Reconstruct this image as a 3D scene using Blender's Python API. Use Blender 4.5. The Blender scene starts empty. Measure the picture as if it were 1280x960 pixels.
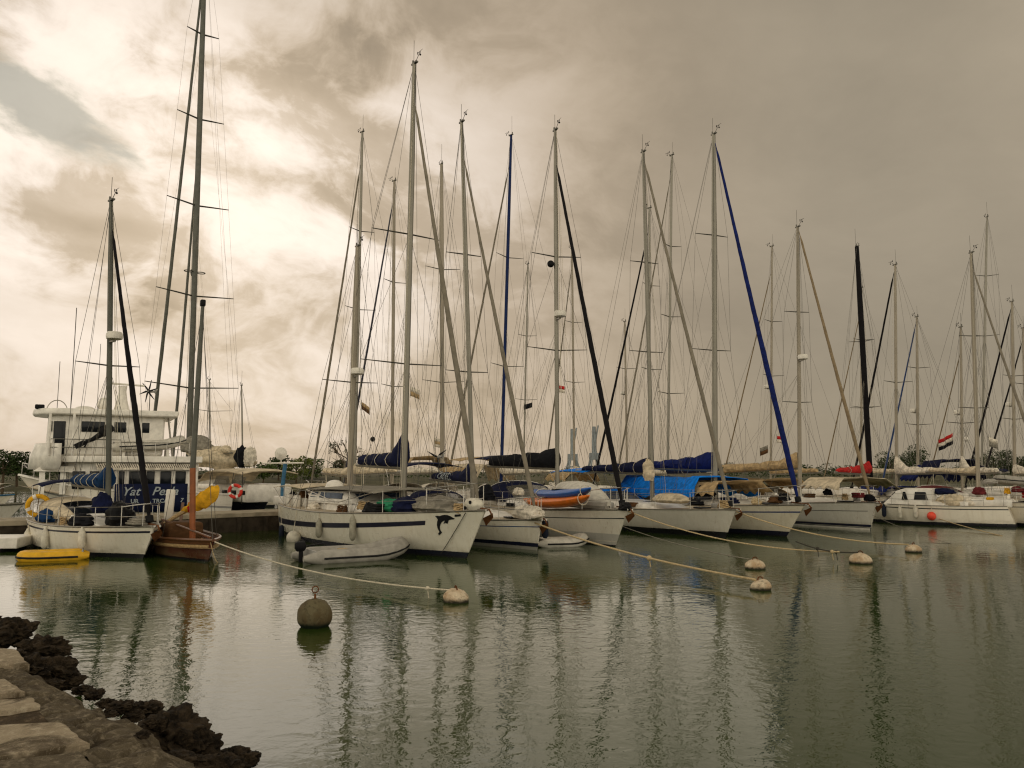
import bpy, math, random
from mathutils import Vector, Matrix, noise as mnoise

random.seed(7)
R = math.radians
S = bpy.context.scene
COL = S.collection

# ------------------------------------------------------------------ camera
EYE = Vector((0, 0, 2.4)); PITCH = R(6.25); F = 1005.0
cam = bpy.data.cameras.new('camera')
cam.lens = F / 1280 * 36; cam.sensor_width = 36; cam.sensor_fit = 'HORIZONTAL'
cam.clip_start = 0.1; cam.clip_end = 6000
camo = bpy.data.objects.new('camera', cam); COL.objects.link(camo)
camo.location = EYE; camo.rotation_euler = (R(90) + PITCH, 0, 0)
S.camera = camo
FW = Vector((0, math.cos(PITCH), math.sin(PITCH)))
UP = Vector((0, -math.sin(PITCH), math.cos(PITCH)))
RT = Vector((1, 0, 0))

def ray(px, py): return RT * (px - 640) + UP * (480 - py) + FW * F
def W(px, py, z=0.0):                       # point of a horizontal level seen at a photo pixel
    d = ray(px, py); t = (z - EYE.z) / d.z
    return EYE + d * t
def D(px, py, Y):                           # point at distance Y seen at a photo pixel
    d = ray(px, py); return EYE + d * (Y / d.y)
def proj(p):
    q = Vector(p) - EYE; w = q.dot(FW)
    return 640 + F * q.dot(RT) / w, 480 - F * q.dot(UP) / w

# ------------------------------------------------------------------ render settings
S.view_settings.view_transform = 'Standard'
S.view_settings.look = 'None'
S.view_settings.exposure = 0.0
S.view_settings.gamma = 1.0
S.view_settings.use_curve_mapping = False
S.cycles.use_denoising = True
S.cycles.filter_width = 1.2
S.cycles.max_bounces = 6
S.cycles.transparent_max_bounces = 8
S.cycles.caustics_reflective = False
S.cycles.caustics_refractive = False
S.cycles.sample_clamp_indirect = 6.0

# ------------------------------------------------------------------ node helper
class X:
    """a socket with arithmetic, for writing node graphs as expressions"""
    def __init__(s, nt, sock): s.nt = nt; s.s = sock
    def _m(s, op, *a, clamp=False):
        n = s.nt.nodes.new('ShaderNodeMath'); n.operation = op; n.use_clamp = clamp
        for i, v in enumerate((s,) + a):
            if isinstance(v, X): s.nt.links.new(v.s, n.inputs[i])
            else: n.inputs[i].default_value = v
        return X(s.nt, n.outputs[0])
    def __add__(s, o): return s._m('ADD', o)
    __radd__ = __add__
    def __sub__(s, o): return s._m('SUBTRACT', o)
    def __mul__(s, o): return s._m('MULTIPLY', o)
    __rmul__ = __mul__
    def __truediv__(s, o): return s._m('DIVIDE', o)
    def rsub(s, v): return (s * -1.0) + v
    def pw(s, o): return s._m('POWER', o)
    def clamp(s): return s._m('ADD', 0.0, clamp=True)
    def gt(s, o): return s._m('GREATER_THAN', o)
    def sm(s, a, b):                        # smooth step from a to b
        n = s.nt.nodes.new('ShaderNodeMapRange'); n.interpolation_type = 'SMOOTHSTEP'
        s.nt.links.new(s.s, n.inputs[0])
        n.inputs[1].default_value = a; n.inputs[2].default_value = b
        n.inputs[3].default_value = 0; n.inputs[4].default_value = 1
        return X(s.nt, n.outputs[0])
    def gauss(s): return s.nt_exp(s * s * -1.0)
    def nt_exp(s, o): return o._m('EXPONENT')

def vec(nt, x, y, z):
    n = nt.nodes.new('ShaderNodeCombineXYZ')
    for i, v in enumerate((x, y, z)):
        if isinstance(v, X): nt.links.new(v.s, n.inputs[i])
        else: n.inputs[i].default_value = v
    return n.outputs[0]
def noise(nt, v, scale, detail=4, rough=.55, dist=0.0):
    n = nt.nodes.new('ShaderNodeTexNoise')
    n.inputs['Scale'].default_value = scale; n.inputs['Detail'].default_value = detail
    n.inputs['Roughness'].default_value = rough; n.inputs['Distortion'].default_value = dist
    if v is not None: nt.links.new(v, n.inputs['Vector'])
    return X(nt, n.outputs[0])
def mix(nt, f, a, b):
    n = nt.nodes.new('ShaderNodeMix'); n.data_type = 'RGBA'
    for i, v in ((0, f), (6, a), (7, b)):
        if isinstance(v, X): nt.links.new(v.s, n.inputs[i])
        elif hasattr(v, 'is_linked'): nt.links.new(v, n.inputs[i])
        elif isinstance(v, (int, float)): n.inputs[i].default_value = v
        else: n.inputs[i].default_value = (*v[:3], 1)
    return n.outputs[2]
def scalecol(nt, c, f):
    n = nt.nodes.new('ShaderNodeVectorMath'); n.operation = 'SCALE'
    if hasattr(c, 'is_linked'): nt.links.new(c, n.inputs[0])
    else: n.inputs[0].default_value = c
    if isinstance(f, X): nt.links.new(f.s, n.inputs[3])
    else: n.inputs[3].default_value = f
    return n.outputs[0]
def addcol(nt, a, b):
    n = nt.nodes.new('ShaderNodeVectorMath'); n.operation = 'ADD'
    for i, v in enumerate((a, b)):
        if hasattr(v, 'is_linked'): nt.links.new(v, n.inputs[i])
        else: n.inputs[i].default_value = v
    return n.outputs[0]

# ------------------------------------------------------------------ world: overcast over a Nishita sky
SUN_EL, SUN_AZ = R(22.0), R(-22.0)          # behind the cloud at the upper left
wd = bpy.data.worlds.new('World'); S.world = wd; wd.use_nodes = True
nt = wd.node_tree; nt.nodes.clear()
out = nt.nodes.new('ShaderNodeOutputWorld'); bg = nt.nodes.new('ShaderNodeBackground')
nt.links.new(bg.outputs[0], out.inputs[0]); bg.inputs[1].default_value = 0.1
sky = nt.nodes.new('ShaderNodeTexSky'); sky.sky_type = 'NISHITA'; sky.sun_disc = False
sky.sun_elevation = SUN_EL; sky.sun_rotation = SUN_AZ; sky.dust_density = 3.0
tc = nt.nodes.new('ShaderNodeTexCoord'); sp = nt.nodes.new('ShaderNodeSeparateXYZ')
nt.links.new(tc.outputs['Generated'], sp.inputs[0])
dx, dy, dz = (X(nt, sp.outputs[i]) for i in range(3))
az = dx._m('ARCTAN2', dy); el = dz._m('ARCSINE')
def dirang(px, py):
    d = ray(px, py).normalized(); return math.atan2(d.x, d.y), math.asin(d.z)
# cloud coordinates: tilted so that the bands slope down to the right as in the photo, tighter towards the horizon
ela = el._m('ABSOLUTE')
ev = (ela + 0.14)._m('LOGARITHM', 2.718) * 0.34
tu = az * 1.0 - ela * 0.20; tv = ela * 1.35 + ev * 0.35 + az * 0.30
cv = vec(nt, tu, tv, 0.3)
warp = noise(nt, cv, 3.0, 3) - 0.5; warp2 = noise(nt, vec(nt, tu, tv, 5.3), 3.0, 3) - 0.5
def lobe(px, py, sx, sy, tilt=0.0, w=0.05):
    a0, e0 = dirang(px, py); c, s_ = math.cos(tilt), math.sin(tilt)
    a = az + warp * w * 2 - a0; e = ela + warp2 * w * 2 - e0
    p = (a * c + e * s_) * (1 / sx); q = (e * c - a * s_) * (1 / sy)
    return ((p * p + q * q) * -1.0)._m('EXPONENT')
n1 = noise(nt, cv, 2.6, 7, .56, .25); n2 = noise(nt, vec(nt, tu, tv, 9.1), 7.0, 6, .55, .2); n3 = noise(nt, vec(nt, tu * .8, tv * 1.8, 4.4), 4.5, 7, .55, .3)
SKYP = dict(base=0.26)
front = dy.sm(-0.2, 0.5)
glow = (lobe(215, 175, .30, .17, 0, .05) * 1.0 + lobe(60, 275, .26, .13, .1, .06) * .55 + lobe(60, 60, .22, .06, -.3, .06) * .45 + lobe(420, 360, .26, .20, 0, .05) * .30).clamp()
puff = noise(nt, vec(nt, tu * 1.0 + warp * .22, tv * .85 + warp2 * .22, 2.2), 5.6, 9, .60, .08)
puff2 = noise(nt, vec(nt, tu * 1.0 + warp2 * .2, tv * .95 + warp * .2, 7.7), 3.3, 8, .58, .08)
wisp = noise(nt, vec(nt, tu * .8, tv * 1.2, 6.6), 11.0, 7, .62, .15)
leftness = az.sm(0.32, -0.42)
bil = ((puff2 - .5)._m('ABSOLUTE') * -5.0 + .55)
body = (puff.sm(.36, .62) - .5) * .95 + (puff - .5) * .9 + (wisp - .5) * .8 + bil * .18                          # about -0.7 .. 0.7
soft = (puff2 - .5) * 1.5 + (puff - .5) * .5 + (wisp - .5) * .25
b = (leftness * .34 + 0.335) * (soft * (leftness * .35 + .42) + 1.0) + leftness * body * .22
b = b + glow * (body * 1.15 + .50)._m('MAXIMUM', .02)
core = lobe(262, 185, .11, .075, 0, .06) * (puff * 1.6 - .35)._m('MAXIMUM', .10) * .8
b = b + core
dk = lobe(60, 136, .135, .024, -.47, .05) + (wisp - .5) * 2.2 + (puff - .5) * 2.0
dark = dk.sm(.20, .85) * lobe(60, 138, .19, .046, -.47, .05).sm(.12, .55) * .9
dark2 = (lobe(150, 388, .24, .035, 0, .07) * .8 + lobe(120, 275, .14, .018, -.15, .05) * .7 + lobe(60, 330, .10, .014, -.1, .04) * .5 + (puff - .5) * .8 - .05).sm(.12, .75) * lobe(130, 340, .36, .12, 0, .05) * .8
b = b * (dark2 * -.45 + 1.0)
dark3 = lobe(960, 10, .60, .10, 0, .05) * .08 + lobe(400, 55, .17, .06, 0, .07) * .24 + lobe(370, 235, .12, .035, -.1, .07) * .24 + lobe(600, 20, .3, .06, .1, .08) * .12 + lobe(1150, 470, .35, .12, 0, .06) * .12
b = b * (dark3 * -1.0 + 1.0) + lobe(640, 95, .16, .06, .1, .07) * .06 + lobe(1010, 190, .3, .05, .2, .07) * .025
b = ((b * -1.10)._m('EXPONENT').rsub(1.0)) * 1.15                     # thick cloud never gets brighter than this
b = mix(nt, dark * .85, vec(nt, b, b, b), (.33, .33, .33))
_g = nt.nodes.new('ShaderNodeSeparateXYZ'); nt.links.new(b, _g.inputs[0]); b = X(nt, _g.outputs[0])
tint = mix(nt, b.sm(.30, .95), (1.0, .785, .54), (1.0, .872, .755))
tint = mix(nt, az.sm(.0, .45) * .8, tint, (1.0, .85, .62))
tint = mix(nt, dark, tint, (.95, .92, .80))
cloud = scalecol(nt, tint, b)
back = scalecol(nt, (1.0, .90, .72), (n1 * .8 + .6) * 1.42)  # unseen sky behind the camera, brightened as fill light on the hulls
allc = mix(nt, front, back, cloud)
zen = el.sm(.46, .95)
allc = mix(nt, zen, allc, (.30, .265, .20))  # overhead sky out of view, dimmed to darken the water reflections
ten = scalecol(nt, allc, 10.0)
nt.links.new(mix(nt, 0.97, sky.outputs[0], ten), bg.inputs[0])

sun = bpy.data.lights.new('sun', 'SUN'); sun.energy = 0.5; sun.angle = R(75); sun.color = (1, .90, .74)
suno = bpy.data.objects.new('sun', sun); COL.objects.link(suno)
sd = Vector((math.sin(SUN_AZ) * math.cos(SUN_EL), math.cos(SUN_AZ) * math.cos(SUN_EL), math.sin(SUN_EL)))
suno.rotation_euler = sd.to_track_quat('Z', 'Y').to_euler()

# ------------------------------------------------------------------ materials
MATS = {}
def mat(name, col, rough=.5, metal=0.0, var=.14, scale=5.0, bump=0.0, bscale=30.0, stretch=(1, 1, 1), alpha=1.0, spec=None, col2=None, trans=0.0, detail=5):
    if name in MATS: return MATS[name]
    m = bpy.data.materials.new(name); m.use_nodes = True
    nt = m.node_tree; p = nt.nodes['Principled BSDF']
    tc = nt.nodes.new('ShaderNodeTexCoord'); mp = nt.nodes.new('ShaderNodeMapping')
    mp.inputs['Scale'].default_value = stretch
    nt.links.new(tc.outputs['Object'], mp.inputs[0])
    n = noise(nt, mp.outputs[0], scale, detail, .6)
    f = n.sm(.32, .68)
    lo = tuple(c * (1 - var) for c in col); hi = col2 or tuple(min(1, c * (1 + var * .7)) for c in col)
    nt.links.new(mix(nt, f, lo, hi), p.inputs['Base Color'])
    nt.links.new((n * .25 + (rough - .12)).clamp().s, p.inputs['Roughness'])
    p.inputs['Metallic'].default_value = metal
    p.inputs['Specular IOR Level'].default_value = spec if spec is not None else (.12 if rough >= .6 else (.30 if rough >= .4 else .5))
    p.inputs['Alpha'].default_value = alpha
    p.inputs['Transmission Weight'].default_value = trans
    if bump:
        b = nt.nodes.new('ShaderNodeBump'); b.inputs['Strength'].default_value = min(1, bump)
        b.inputs['Distance'].default_value = .02 * max(1, bump)
        nt.links.new(noise(nt, mp.outputs[0], bscale, 4, .55, .4).s, b.inputs['Height'])
        nt.links.new(b.outputs[0], p.inputs['Normal'])
    MATS[name] = m
    return m

def hullmat(name, col, boot=(.01, .012, .03), z0=.05, z1=.16, anti=(.012, .012, .016), gap=None):
    """gelcoat with a boot-top band and antifouling below it, faint run-off streaks"""
    if name in MATS: return MATS[name]
    m = bpy.data.materials.new(name); m.use_nodes = True
    nt = m.node_tree; p = nt.nodes['Principled BSDF']
    tc = nt.nodes.new('ShaderNodeTexCoord'); s_ = nt.nodes.new('ShaderNodeSeparateXYZ')
    nt.links.new(tc.outputs['Object'], s_.inputs[0])
    x, y, z = (X(nt, s_.outputs[i]) for i in range(3))
    st = noise(nt, vec(nt, x * 9.0, y * 9.0, z * .6), 1.0, 5, .6).sm(.42, .8)
    bl = noise(nt, tc.outputs['Object'], 1.1, 4, .6).sm(.3, .75)
    c = mix(nt, bl * .6, col, tuple(v * .86 for v in col))
    ru = noise(nt, vec(nt, x * 5.0, y * 5.0, z * .35), 1.7, 6, .65).sm(.60, .74) * z.sm(.1, .6)
    c = mix(nt, ru * .45, c, (.26, .13, .05))
    sc = noise(nt, vec(nt, x * 2.0, y * 2.0, z * 9.0), 2.3, 6, .7).sm(.60, .70)
    c = mix(nt, sc * .30, c, (.22, .20, .17))
    c = mix(nt, st * .30, c, tuple(v * f for v, f in zip(col, (.66, .60, .48))))
    grime = z.sm(.42, .12) * (noise(nt, vec(nt, x * 2.0, y * 2.0, z * 5.0), 1.0, 4).sm(.35, .7) * .6 + .15)
    c = mix(nt, grime * .7, c, (.20, .17, .09))
    zz = z + (noise(nt, tc.outputs['Object'], 8.0, 3) - .5) * .015
    if gap: c = mix(nt, z.gt(gap[0]) * z.gt(gap[1]).rsub(1.0), c, boot)
    c = mix(nt, zz.gt(z1).rsub(1.0), c, boot)
    c = mix(nt, zz.gt(z0).rsub(1.0), c, anti)
    nt.links.new(c, p.inputs['Base Color'])
    nt.links.new((bl * .15 + .22).s, p.inputs['Roughness'])
    MATS[name] = m
    return m

def M_(k): return MATS[k]
mat('white_gelcoat', (.76, .72, .64), .35, var=.18, scale=3, col2=(.84, .80, .72))
mat('deck', (.44, .37, .27), .6, var=.22, scale=4, bump=.2, bscale=60)
mat('teak', (.30, .20, .11), .7, var=.3, scale=6, stretch=(1, 8, 1))
mat('alu', (.20, .185, .15), .35, .55, var=.18, scale=2, stretch=(6, 6, .6))
mat('alu_dark', (.10, .095, .08), .4, .5, var=.2, scale=2, stretch=(6, 6, .6))
mat('mast_white', (.29, .25, .19), .4, 0, var=.15, scale=2, stretch=(6, 6, .6))
mat('mast_green', (.07, .10, .07), .45, 0, var=.2, scale=3)
mat('mast_green_grey', (.095, .096, .078), .45, 0.1, var=.2, scale=3)
mat('mast_orange', (.26, .085, .03), .5, 0, var=.2, scale=5)
mat('mast_blue', (.008, .020, .085), .6, 0, var=.2, scale=3)
mat('mast_black', (.008, .007, .008), .75, 0, var=.25, scale=3)
mat('steel', (.42, .40, .36), .25, .9, var=.1)
mat('wire', (.09, .085, .075), .4, .6, var=.2)
mat('wire_pale', (.22, .20, .16), .5, .3, var=.2)
mat('rope', (.52, .40, .23), .85, 0, var=.25, scale=30, bump=.4, bscale=120)
mat('rope_dark', (.06, .055, .045), .85, 0, var=.3, scale=30)
mat('rope_pale', (.60, .54, .42), .85, 0, var=.25, scale=30)
CV = dict(rough=.85, var=.32, scale=3.5, bump=.8, bscale=7, stretch=(1.6, .6, 1.6))
mat('cv_navy', (.007, .010, .038), **CV)
mat('cv_blue', (.008, .016, .10), **CV)
mat('cv_teal', (.007, .035, .105), **CV)
mat('cv_bright', (.006, .19, .72), **CV)
mat('cv_black', (.007, .0075, .010), **CV)
mat('cv_tan', (.42, .30, .16), **CV)
mat('cv_cream', (.58, .49, .35), **CV)
mat('cv_white', (.66, .60, .50), **CV)
mat('cv_grey', (.24, .22, .18), **CV)
mat('cv_red', (.45, .022, .02), **CV)
mat('cv_maroon', (.12, .02, .022), **CV)
mat('cv_yellow', (.68, .36, .022), **CV)
mat('cv_green', (.03, .22, .11), **CV)
mat('cv_brown', (.10, .05, .022), **CV)
mat('sail_tan', (.22, .165, .10), .8, var=.2, scale=3)
mat('sail_grey', (.20, .175, .135), .8, var=.2, scale=3, bump=.4, bscale=10)
mat('glass_dark', (.008, .010, .013), .12, 0, var=.3, scale=2, spec=.22)
mat('glass_blue', (.07, .10, .16), .1, 0, var=.3, scale=2)
mat('clear_vinyl', (.16, .15, .12), .12, 0, var=.4, scale=2, alpha=.55)
mat('plastic_white', (.72, .68, .60), .45, var=.1)
mat('plastic_black', (.009, .009, .010), .6, var=.2)
mat('plastic_grey', (.30, .29, .27), .5, var=.15)
mat('orange_plastic', (.70, .17, .015), .4, var=.15)
mat('blue_plastic', (.015, .10, .38), .4, var=.15)
mat('red_plastic', (.60, .035, .02), .5, var=.15)
mat('hot_red', (.80, .075, .04), .5, var=.12)
mat('fender_white', (.62, .58, .48), .45, var=.2, scale=6)
mat('fender_grey', (.33, .31, .24), .55, var=.25, scale=6)
mat('fender_navy', (.015, .02, .035), .6, var=.3)
mat('rib_grey', (.34, .32, .28), .6, var=.18, scale=5)
mat('rib_pale', (.56, .53, .46), .6, var=.18, scale=5)
mat('rib_yellow', (.72, .40, .02), .55, var=.15, scale=5)
mat('rubber', (.02, .02, .02), .6, var=.2)
mat('banner_blue', (.006, .010, .036), .7, var=.25, scale=3)
mat('letter_white', (.34, .38, .40), .6, var=.1)
mat('stripe_navy', (.010, .011, .028), .35, var=.2)
mat('stripe_blue', (.02, .05, .16), .35, var=.2)
mat('stripe_black', (.010, .010, .012), .35, var=.2)
mat('wood_red', (.10, .022, .012), .4, var=.3, scale=5, stretch=(.6, 4, 4))
mat('wood_varnish', (.12, .045, .014), .35, var=.3, scale=6, stretch=(.6, 5, 5))
mat('wood_pale', (.46, .33, .17), .6, var=.3, scale=6, stretch=(.6, 5, 5))
mat('buoy', (.62, .54, .42), .7, var=.3, scale=7)
mat('solar', (.012, .016, .035), .12, var=.2)
mat('foil', (.35, .33, .30), .3, .6, var=.2)
mat('crane_haze_blue', (.24, .27, .28), .7, var=.15, scale=.3)  # distance haze put into the crane colour, paled towards the sky
mat('davit_blue', (.03, .12, .22), .5, var=.2)
mat('rust', (.14, .055, .02), .8, var=.4)
mat('bark', (.09, .065, .04), .9, var=.3, scale=4, bump=.6)
mat('leaf_dark', (.028, .045, .012), .7, var=.45, scale=.9)
mat('leaf_mid', (.055, .085, .018), .7, var=.45, scale=.9)
mat('leaf_light', (.095, .115, .022), .7, var=.4, scale=.9)

# ------------------------------------------------------------------ mesh builder
class MB:
    def __init__(s): s.v = []; s.f = []
    def add(s, vs, fs):
        o = len(s.v); s.v += [tuple(v) for v in vs]; s.f += [tuple(i + o for i in f) for f in fs]; return s
    def box(s, c, d, rz=0.0, ry=0.0, rx=0.0, taper=1.0):
        m = Matrix.Rotation(rz, 3, 'Z') @ Matrix.Rotation(ry, 3, 'Y') @ Matrix.Rotation(rx, 3, 'X')
        vs = []
        for z in (-.5, .5):
            k = 1.0 if z < 0 else taper
            for x, y in ((-.5, -.5), (.5, -.5), (.5, .5), (-.5, .5)):
                vs.append(Vector(c) + m @ Vector((x * d[0] * k, y * d[1] * k, z * d[2])))
        return s.add(vs, [(3, 2, 1, 0), (4, 5, 6, 7), (0, 1, 5, 4), (1, 2, 6, 5), (2, 3, 7, 6), (3, 0, 4, 7)])
    def rbox(s, c, d, r=.03, rz=0.0, ry=0.0, rx=0.0):
        """a box with rounded vertical corners and softened top edge"""
        m = Matrix.Rotation(rz, 3, 'Z') @ Matrix.Rotation(ry, 3, 'Y') @ Matrix.Rotation(rx, 3, 'X')
        hx, hy, hz = d[0] / 2, d[1] / 2, d[2] / 2; r = min(r, hx * .9, hy * .9, hz * .9)
        def ringpts(ins, z):
            o = []
            for k in range(16):
                q = k // 4; a = q * math.pi / 2 + (k % 4) / 3 * math.pi / 2
                cx = (hx - r) * (1 if q in (0, 3) else -1); cy = (hy - r) * (1 if q in (0, 1) else -1)
                o.append(Vector(c) + m @ Vector((cx + (r - ins) * math.cos(a), cy + (r - ins) * math.sin(a), z)))
            return o
        return s.loft([ringpts(r * .7, -hz), ringpts(0, -hz + r), ringpts(0, hz - r), ringpts(r * .3, hz - r * .3), ringpts(r * .9, hz)])
    def loft(s, rings, closed=True, caps=True):
        n = len(rings[0]); vs = [p for r in rings for p in r]; fs = []
        for i in range(len(rings) - 1):
            for j in range(n if closed else n - 1):
                k = (j + 1) % n
                fs.append((i * n + j, i * n + k, (i + 1) * n + k, (i + 1) * n + j))
        if caps and closed:
            fs.append(tuple(range(n - 1, -1, -1))); fs.append(tuple((len(rings) - 1) * n + j for j in range(n)))
        return s.add(vs, fs)
    def grid(s, rows): return s.loft(rows, closed=False, caps=False)
    def tube(s, pts, r, n=6, closed=False, sy=1.0, spiral=0.0):
        pts = [Vector(p) for p in pts]; m = len(pts); rings = []
        t0 = (pts[1] - pts[0]).normalized()
        ref = Vector((0, 0, 1)) if abs(t0.z) < .9 else Vector((1, 0, 0))
        u = t0.cross(ref).normalized()
        for i, p in enumerate(pts):
            if closed: t = (pts[(i + 1) % m] - pts[i - 1]).normalized()
            else: t = (pts[min(i + 1, m - 1)] - pts[max(i - 1, 0)]).normalized()
            u = (u - t * u.dot(t)).normalized(); w = t.cross(u)
            rr = r[i] if isinstance(r, (list, tuple)) else r
            q = [1 + spiral * max(0, math.cos(2 * math.pi * k / n - i * .85)) ** 2 for k in range(n)] if spiral else [1] * n
            rings.append([p + u * (rr * q[k] * math.cos(2 * math.pi * k / n)) + w * (rr * q[k] * sy * math.sin(2 * math.pi * k / n)) for k in range(n)])
        if closed: rings.append(rings[0]); return s.loft(rings, caps=False)
        return s.loft(rings)
    def ball(s, c, r, nu=14, nv=8, rot=None, fn=None):
        r = r if isinstance(r, (tuple, list)) else (r, r, r); c = Vector(c); rings = []
        for i in range(nv + 1):
            a = -math.pi / 2 + math.pi * i / nv; cr = max(math.cos(a), .02)
            ring = []
            for k in range(nu):
                q = 2 * math.pi * k / nu
                d = Vector((cr * math.cos(q), cr * math.sin(q), math.sin(a)))
                kf = fn(d) if fn else 1.0
                p = Vector((d.x * r[0] * kf, d.y * r[1] * kf, d.z * r[2] * kf))
                if rot: p = rot @ p
                ring.append(c + p)
            rings.append(ring)
        return s.loft(rings)
    def torus(s, c, R_, r, nu=20, n=8, rot=None):
        c = Vector(c); pts = []
        for k in range(nu):
            a = 2 * math.pi * k / nu; p = Vector((R_ * math.cos(a), R_ * math.sin(a), 0))
            pts.append(c + (rot @ p if rot else p))
        return s.tube(pts, r, n, closed=True)
    def prism(s, outline, thick, fn):
        """a flat outline (list of 2-D points) given real thickness; fn maps (x, y, depth) to 3-D"""
        n = len(outline)
        vs = [fn(x, y, 0) for x, y in outline] + [fn(x, y, thick) for x, y in outline]
        fs = [tuple(range(n)), tuple(range(2 * n - 1, n - 1, -1))] + [(j, j + n, (j + 1) % n + n, (j + 1) % n) for j in range(n)]
        return s.add(vs, fs)
    def mesh(s, name, m, smooth=True, ang=38):
        me = bpy.data.meshes.new(name); me.from_pydata(s.v, [], s.f); me.validate(); me.update()
        ms = m if isinstance(m, (list, tuple)) else [m]
        for q in ms: me.materials.append(MATS[q] if isinstance(q, str) else q)
        if smooth and len(me.polygons):
            me.polygons.foreach_set('use_smooth', [True] * len(me.polygons)); me.set_sharp_from_angle(angle=R(ang))
        return me
    def build(s, name, m, parent=None, smooth=True, ang=38, solid=0.0, loc=None, rot=None, bevel=0.0):
        o = bpy.data.objects.new(name, s.mesh(name, m, smooth, ang)); COL.objects.link(o)
        if parent is not None: o.parent = parent
        if loc is not None: o.location = loc
        if rot is not None: o.rotation_euler = rot
        if bevel:
            q = o.modifiers.new('edge', 'BEVEL'); q.width = bevel; q.segments = 2; q.limit_method = 'ANGLE'
        if solid:
            q = o.modifiers.new('thickness', 'SOLIDIFY'); q.thickness = solid; q.offset = 0
        return o

def tag(o, label, cat, group=None, kind=None):
    if label: o['label'] = label
    if cat: o['category'] = cat
    if group: o['group'] = group
    if kind: o['kind'] = kind
    return o
def empty(name, loc=(0, 0, 0), rz=0.0, label=None, cat=None, group=None):
    o = bpy.data.objects.new(name, None); COL.objects.link(o)
    o.location = loc; o.rotation_euler = (0, 0, rz); o.empty_display_size = .3
    return tag(o, label, cat, group)
def kids(o): return [c for c in bpy.data.objects if c.parent == o]
def copy_tree(o, parent=None):
    c = o.copy(); COL.objects.link(c)
    if parent is not None: c.parent = parent
    for ch in kids(o): copy_tree(ch, c)
    return c
def lerp(a, b, t): return a + (b - a) * t
def sstep(a, b, t):
    t = max(0, min(1, (t - a) / (b - a))); return t * t * (3 - 2 * t)
def text_mesh(txt, size, shear=0.0, extrude=.004, bold=0.0, space=1.0):
    cu = bpy.data.curves.new('lettering', 'FONT'); cu.body = txt; cu.size = size; cu.shear = shear
    cu.extrude = extrude; cu.offset = bold; cu.space_character = space; cu.resolution_u = 3
    o = bpy.data.objects.new('lettering', cu); COL.objects.link(o)
    dg = bpy.context.evaluated_depsgraph_get()
    me = bpy.data.meshes.new_from_object(o.evaluated_get(dg))
    bpy.data.objects.remove(o); bpy.data.curves.remove(cu)
    return me

# ------------------------------------------------------------------ water
def make_water():
    m = bpy.data.materials.new('harbour_water'); m.use_nodes = True; MATS['water'] = m
    nt = m.node_tree; p = nt.nodes['Principled BSDF']
    tc = nt.nodes.new('ShaderNodeTexCoord'); s_ = nt.nodes.new('ShaderNodeSeparateXYZ')
    nt.links.new(tc.outputs['Object'], s_.inputs[0])
    x, y = X(nt, s_.outputs[0]), X(nt, s_.outputs[1])
    big = noise(nt, tc.outputs['Object'], .05, 3)
    p.inputs['Base Color'].default_value = (.022, .034, .014, 1)
    nt.links.new(mix(nt, big.sm(.35, .65), (.023, .039, .005), (.030, .055, .010)), p.inputs['Base Color'])
    p.inputs['Roughness'].default_value = .03; p.inputs['IOR'].default_value = 1.333
    # patches of wind ripple and calmer water
    calm = noise(nt, vec(nt, x * .05, y * .14, 0), 1.0, 3).sm(.36, .64)
    a = noise(nt, vec(nt, x * 1.0, y * 1.05, 0), 5.2, 3, .5, .4)
    b_ = noise(nt, vec(nt, x * 1.0, y * 1.05, 3.0), 19.0, 2, .5, .3)
    c = noise(nt, vec(nt, x * .8, y * 1.1, 7.0), 1.5, 2, .5)
    h = a * .0068 * (calm * 1.0 + .35) + b_ * .0010 * (calm * 1.0 + .2) + c * .0052
    bm = nt.nodes.new('ShaderNodeBump'); bm.inputs['Strength'].default_value = 1.0; bm.inputs['Distance'].default_value = 1.0
    nt.links.new(h.s, bm.inputs['Height']); nt.links.new(bm.outputs[0], p.inputs['Normal'])
    mb = MB(); mb.add([(-3000, -40, 0), (3000, -40, 0), (3000, 4000, 0), (-3000, 4000, 0)], [(0, 1, 2, 3)])
    o = mb.build('water', 'water', smooth=False); tag(o, 'dark green rippled harbour water reflecting the masts', 'water', kind='structure')
make_water()

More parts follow.
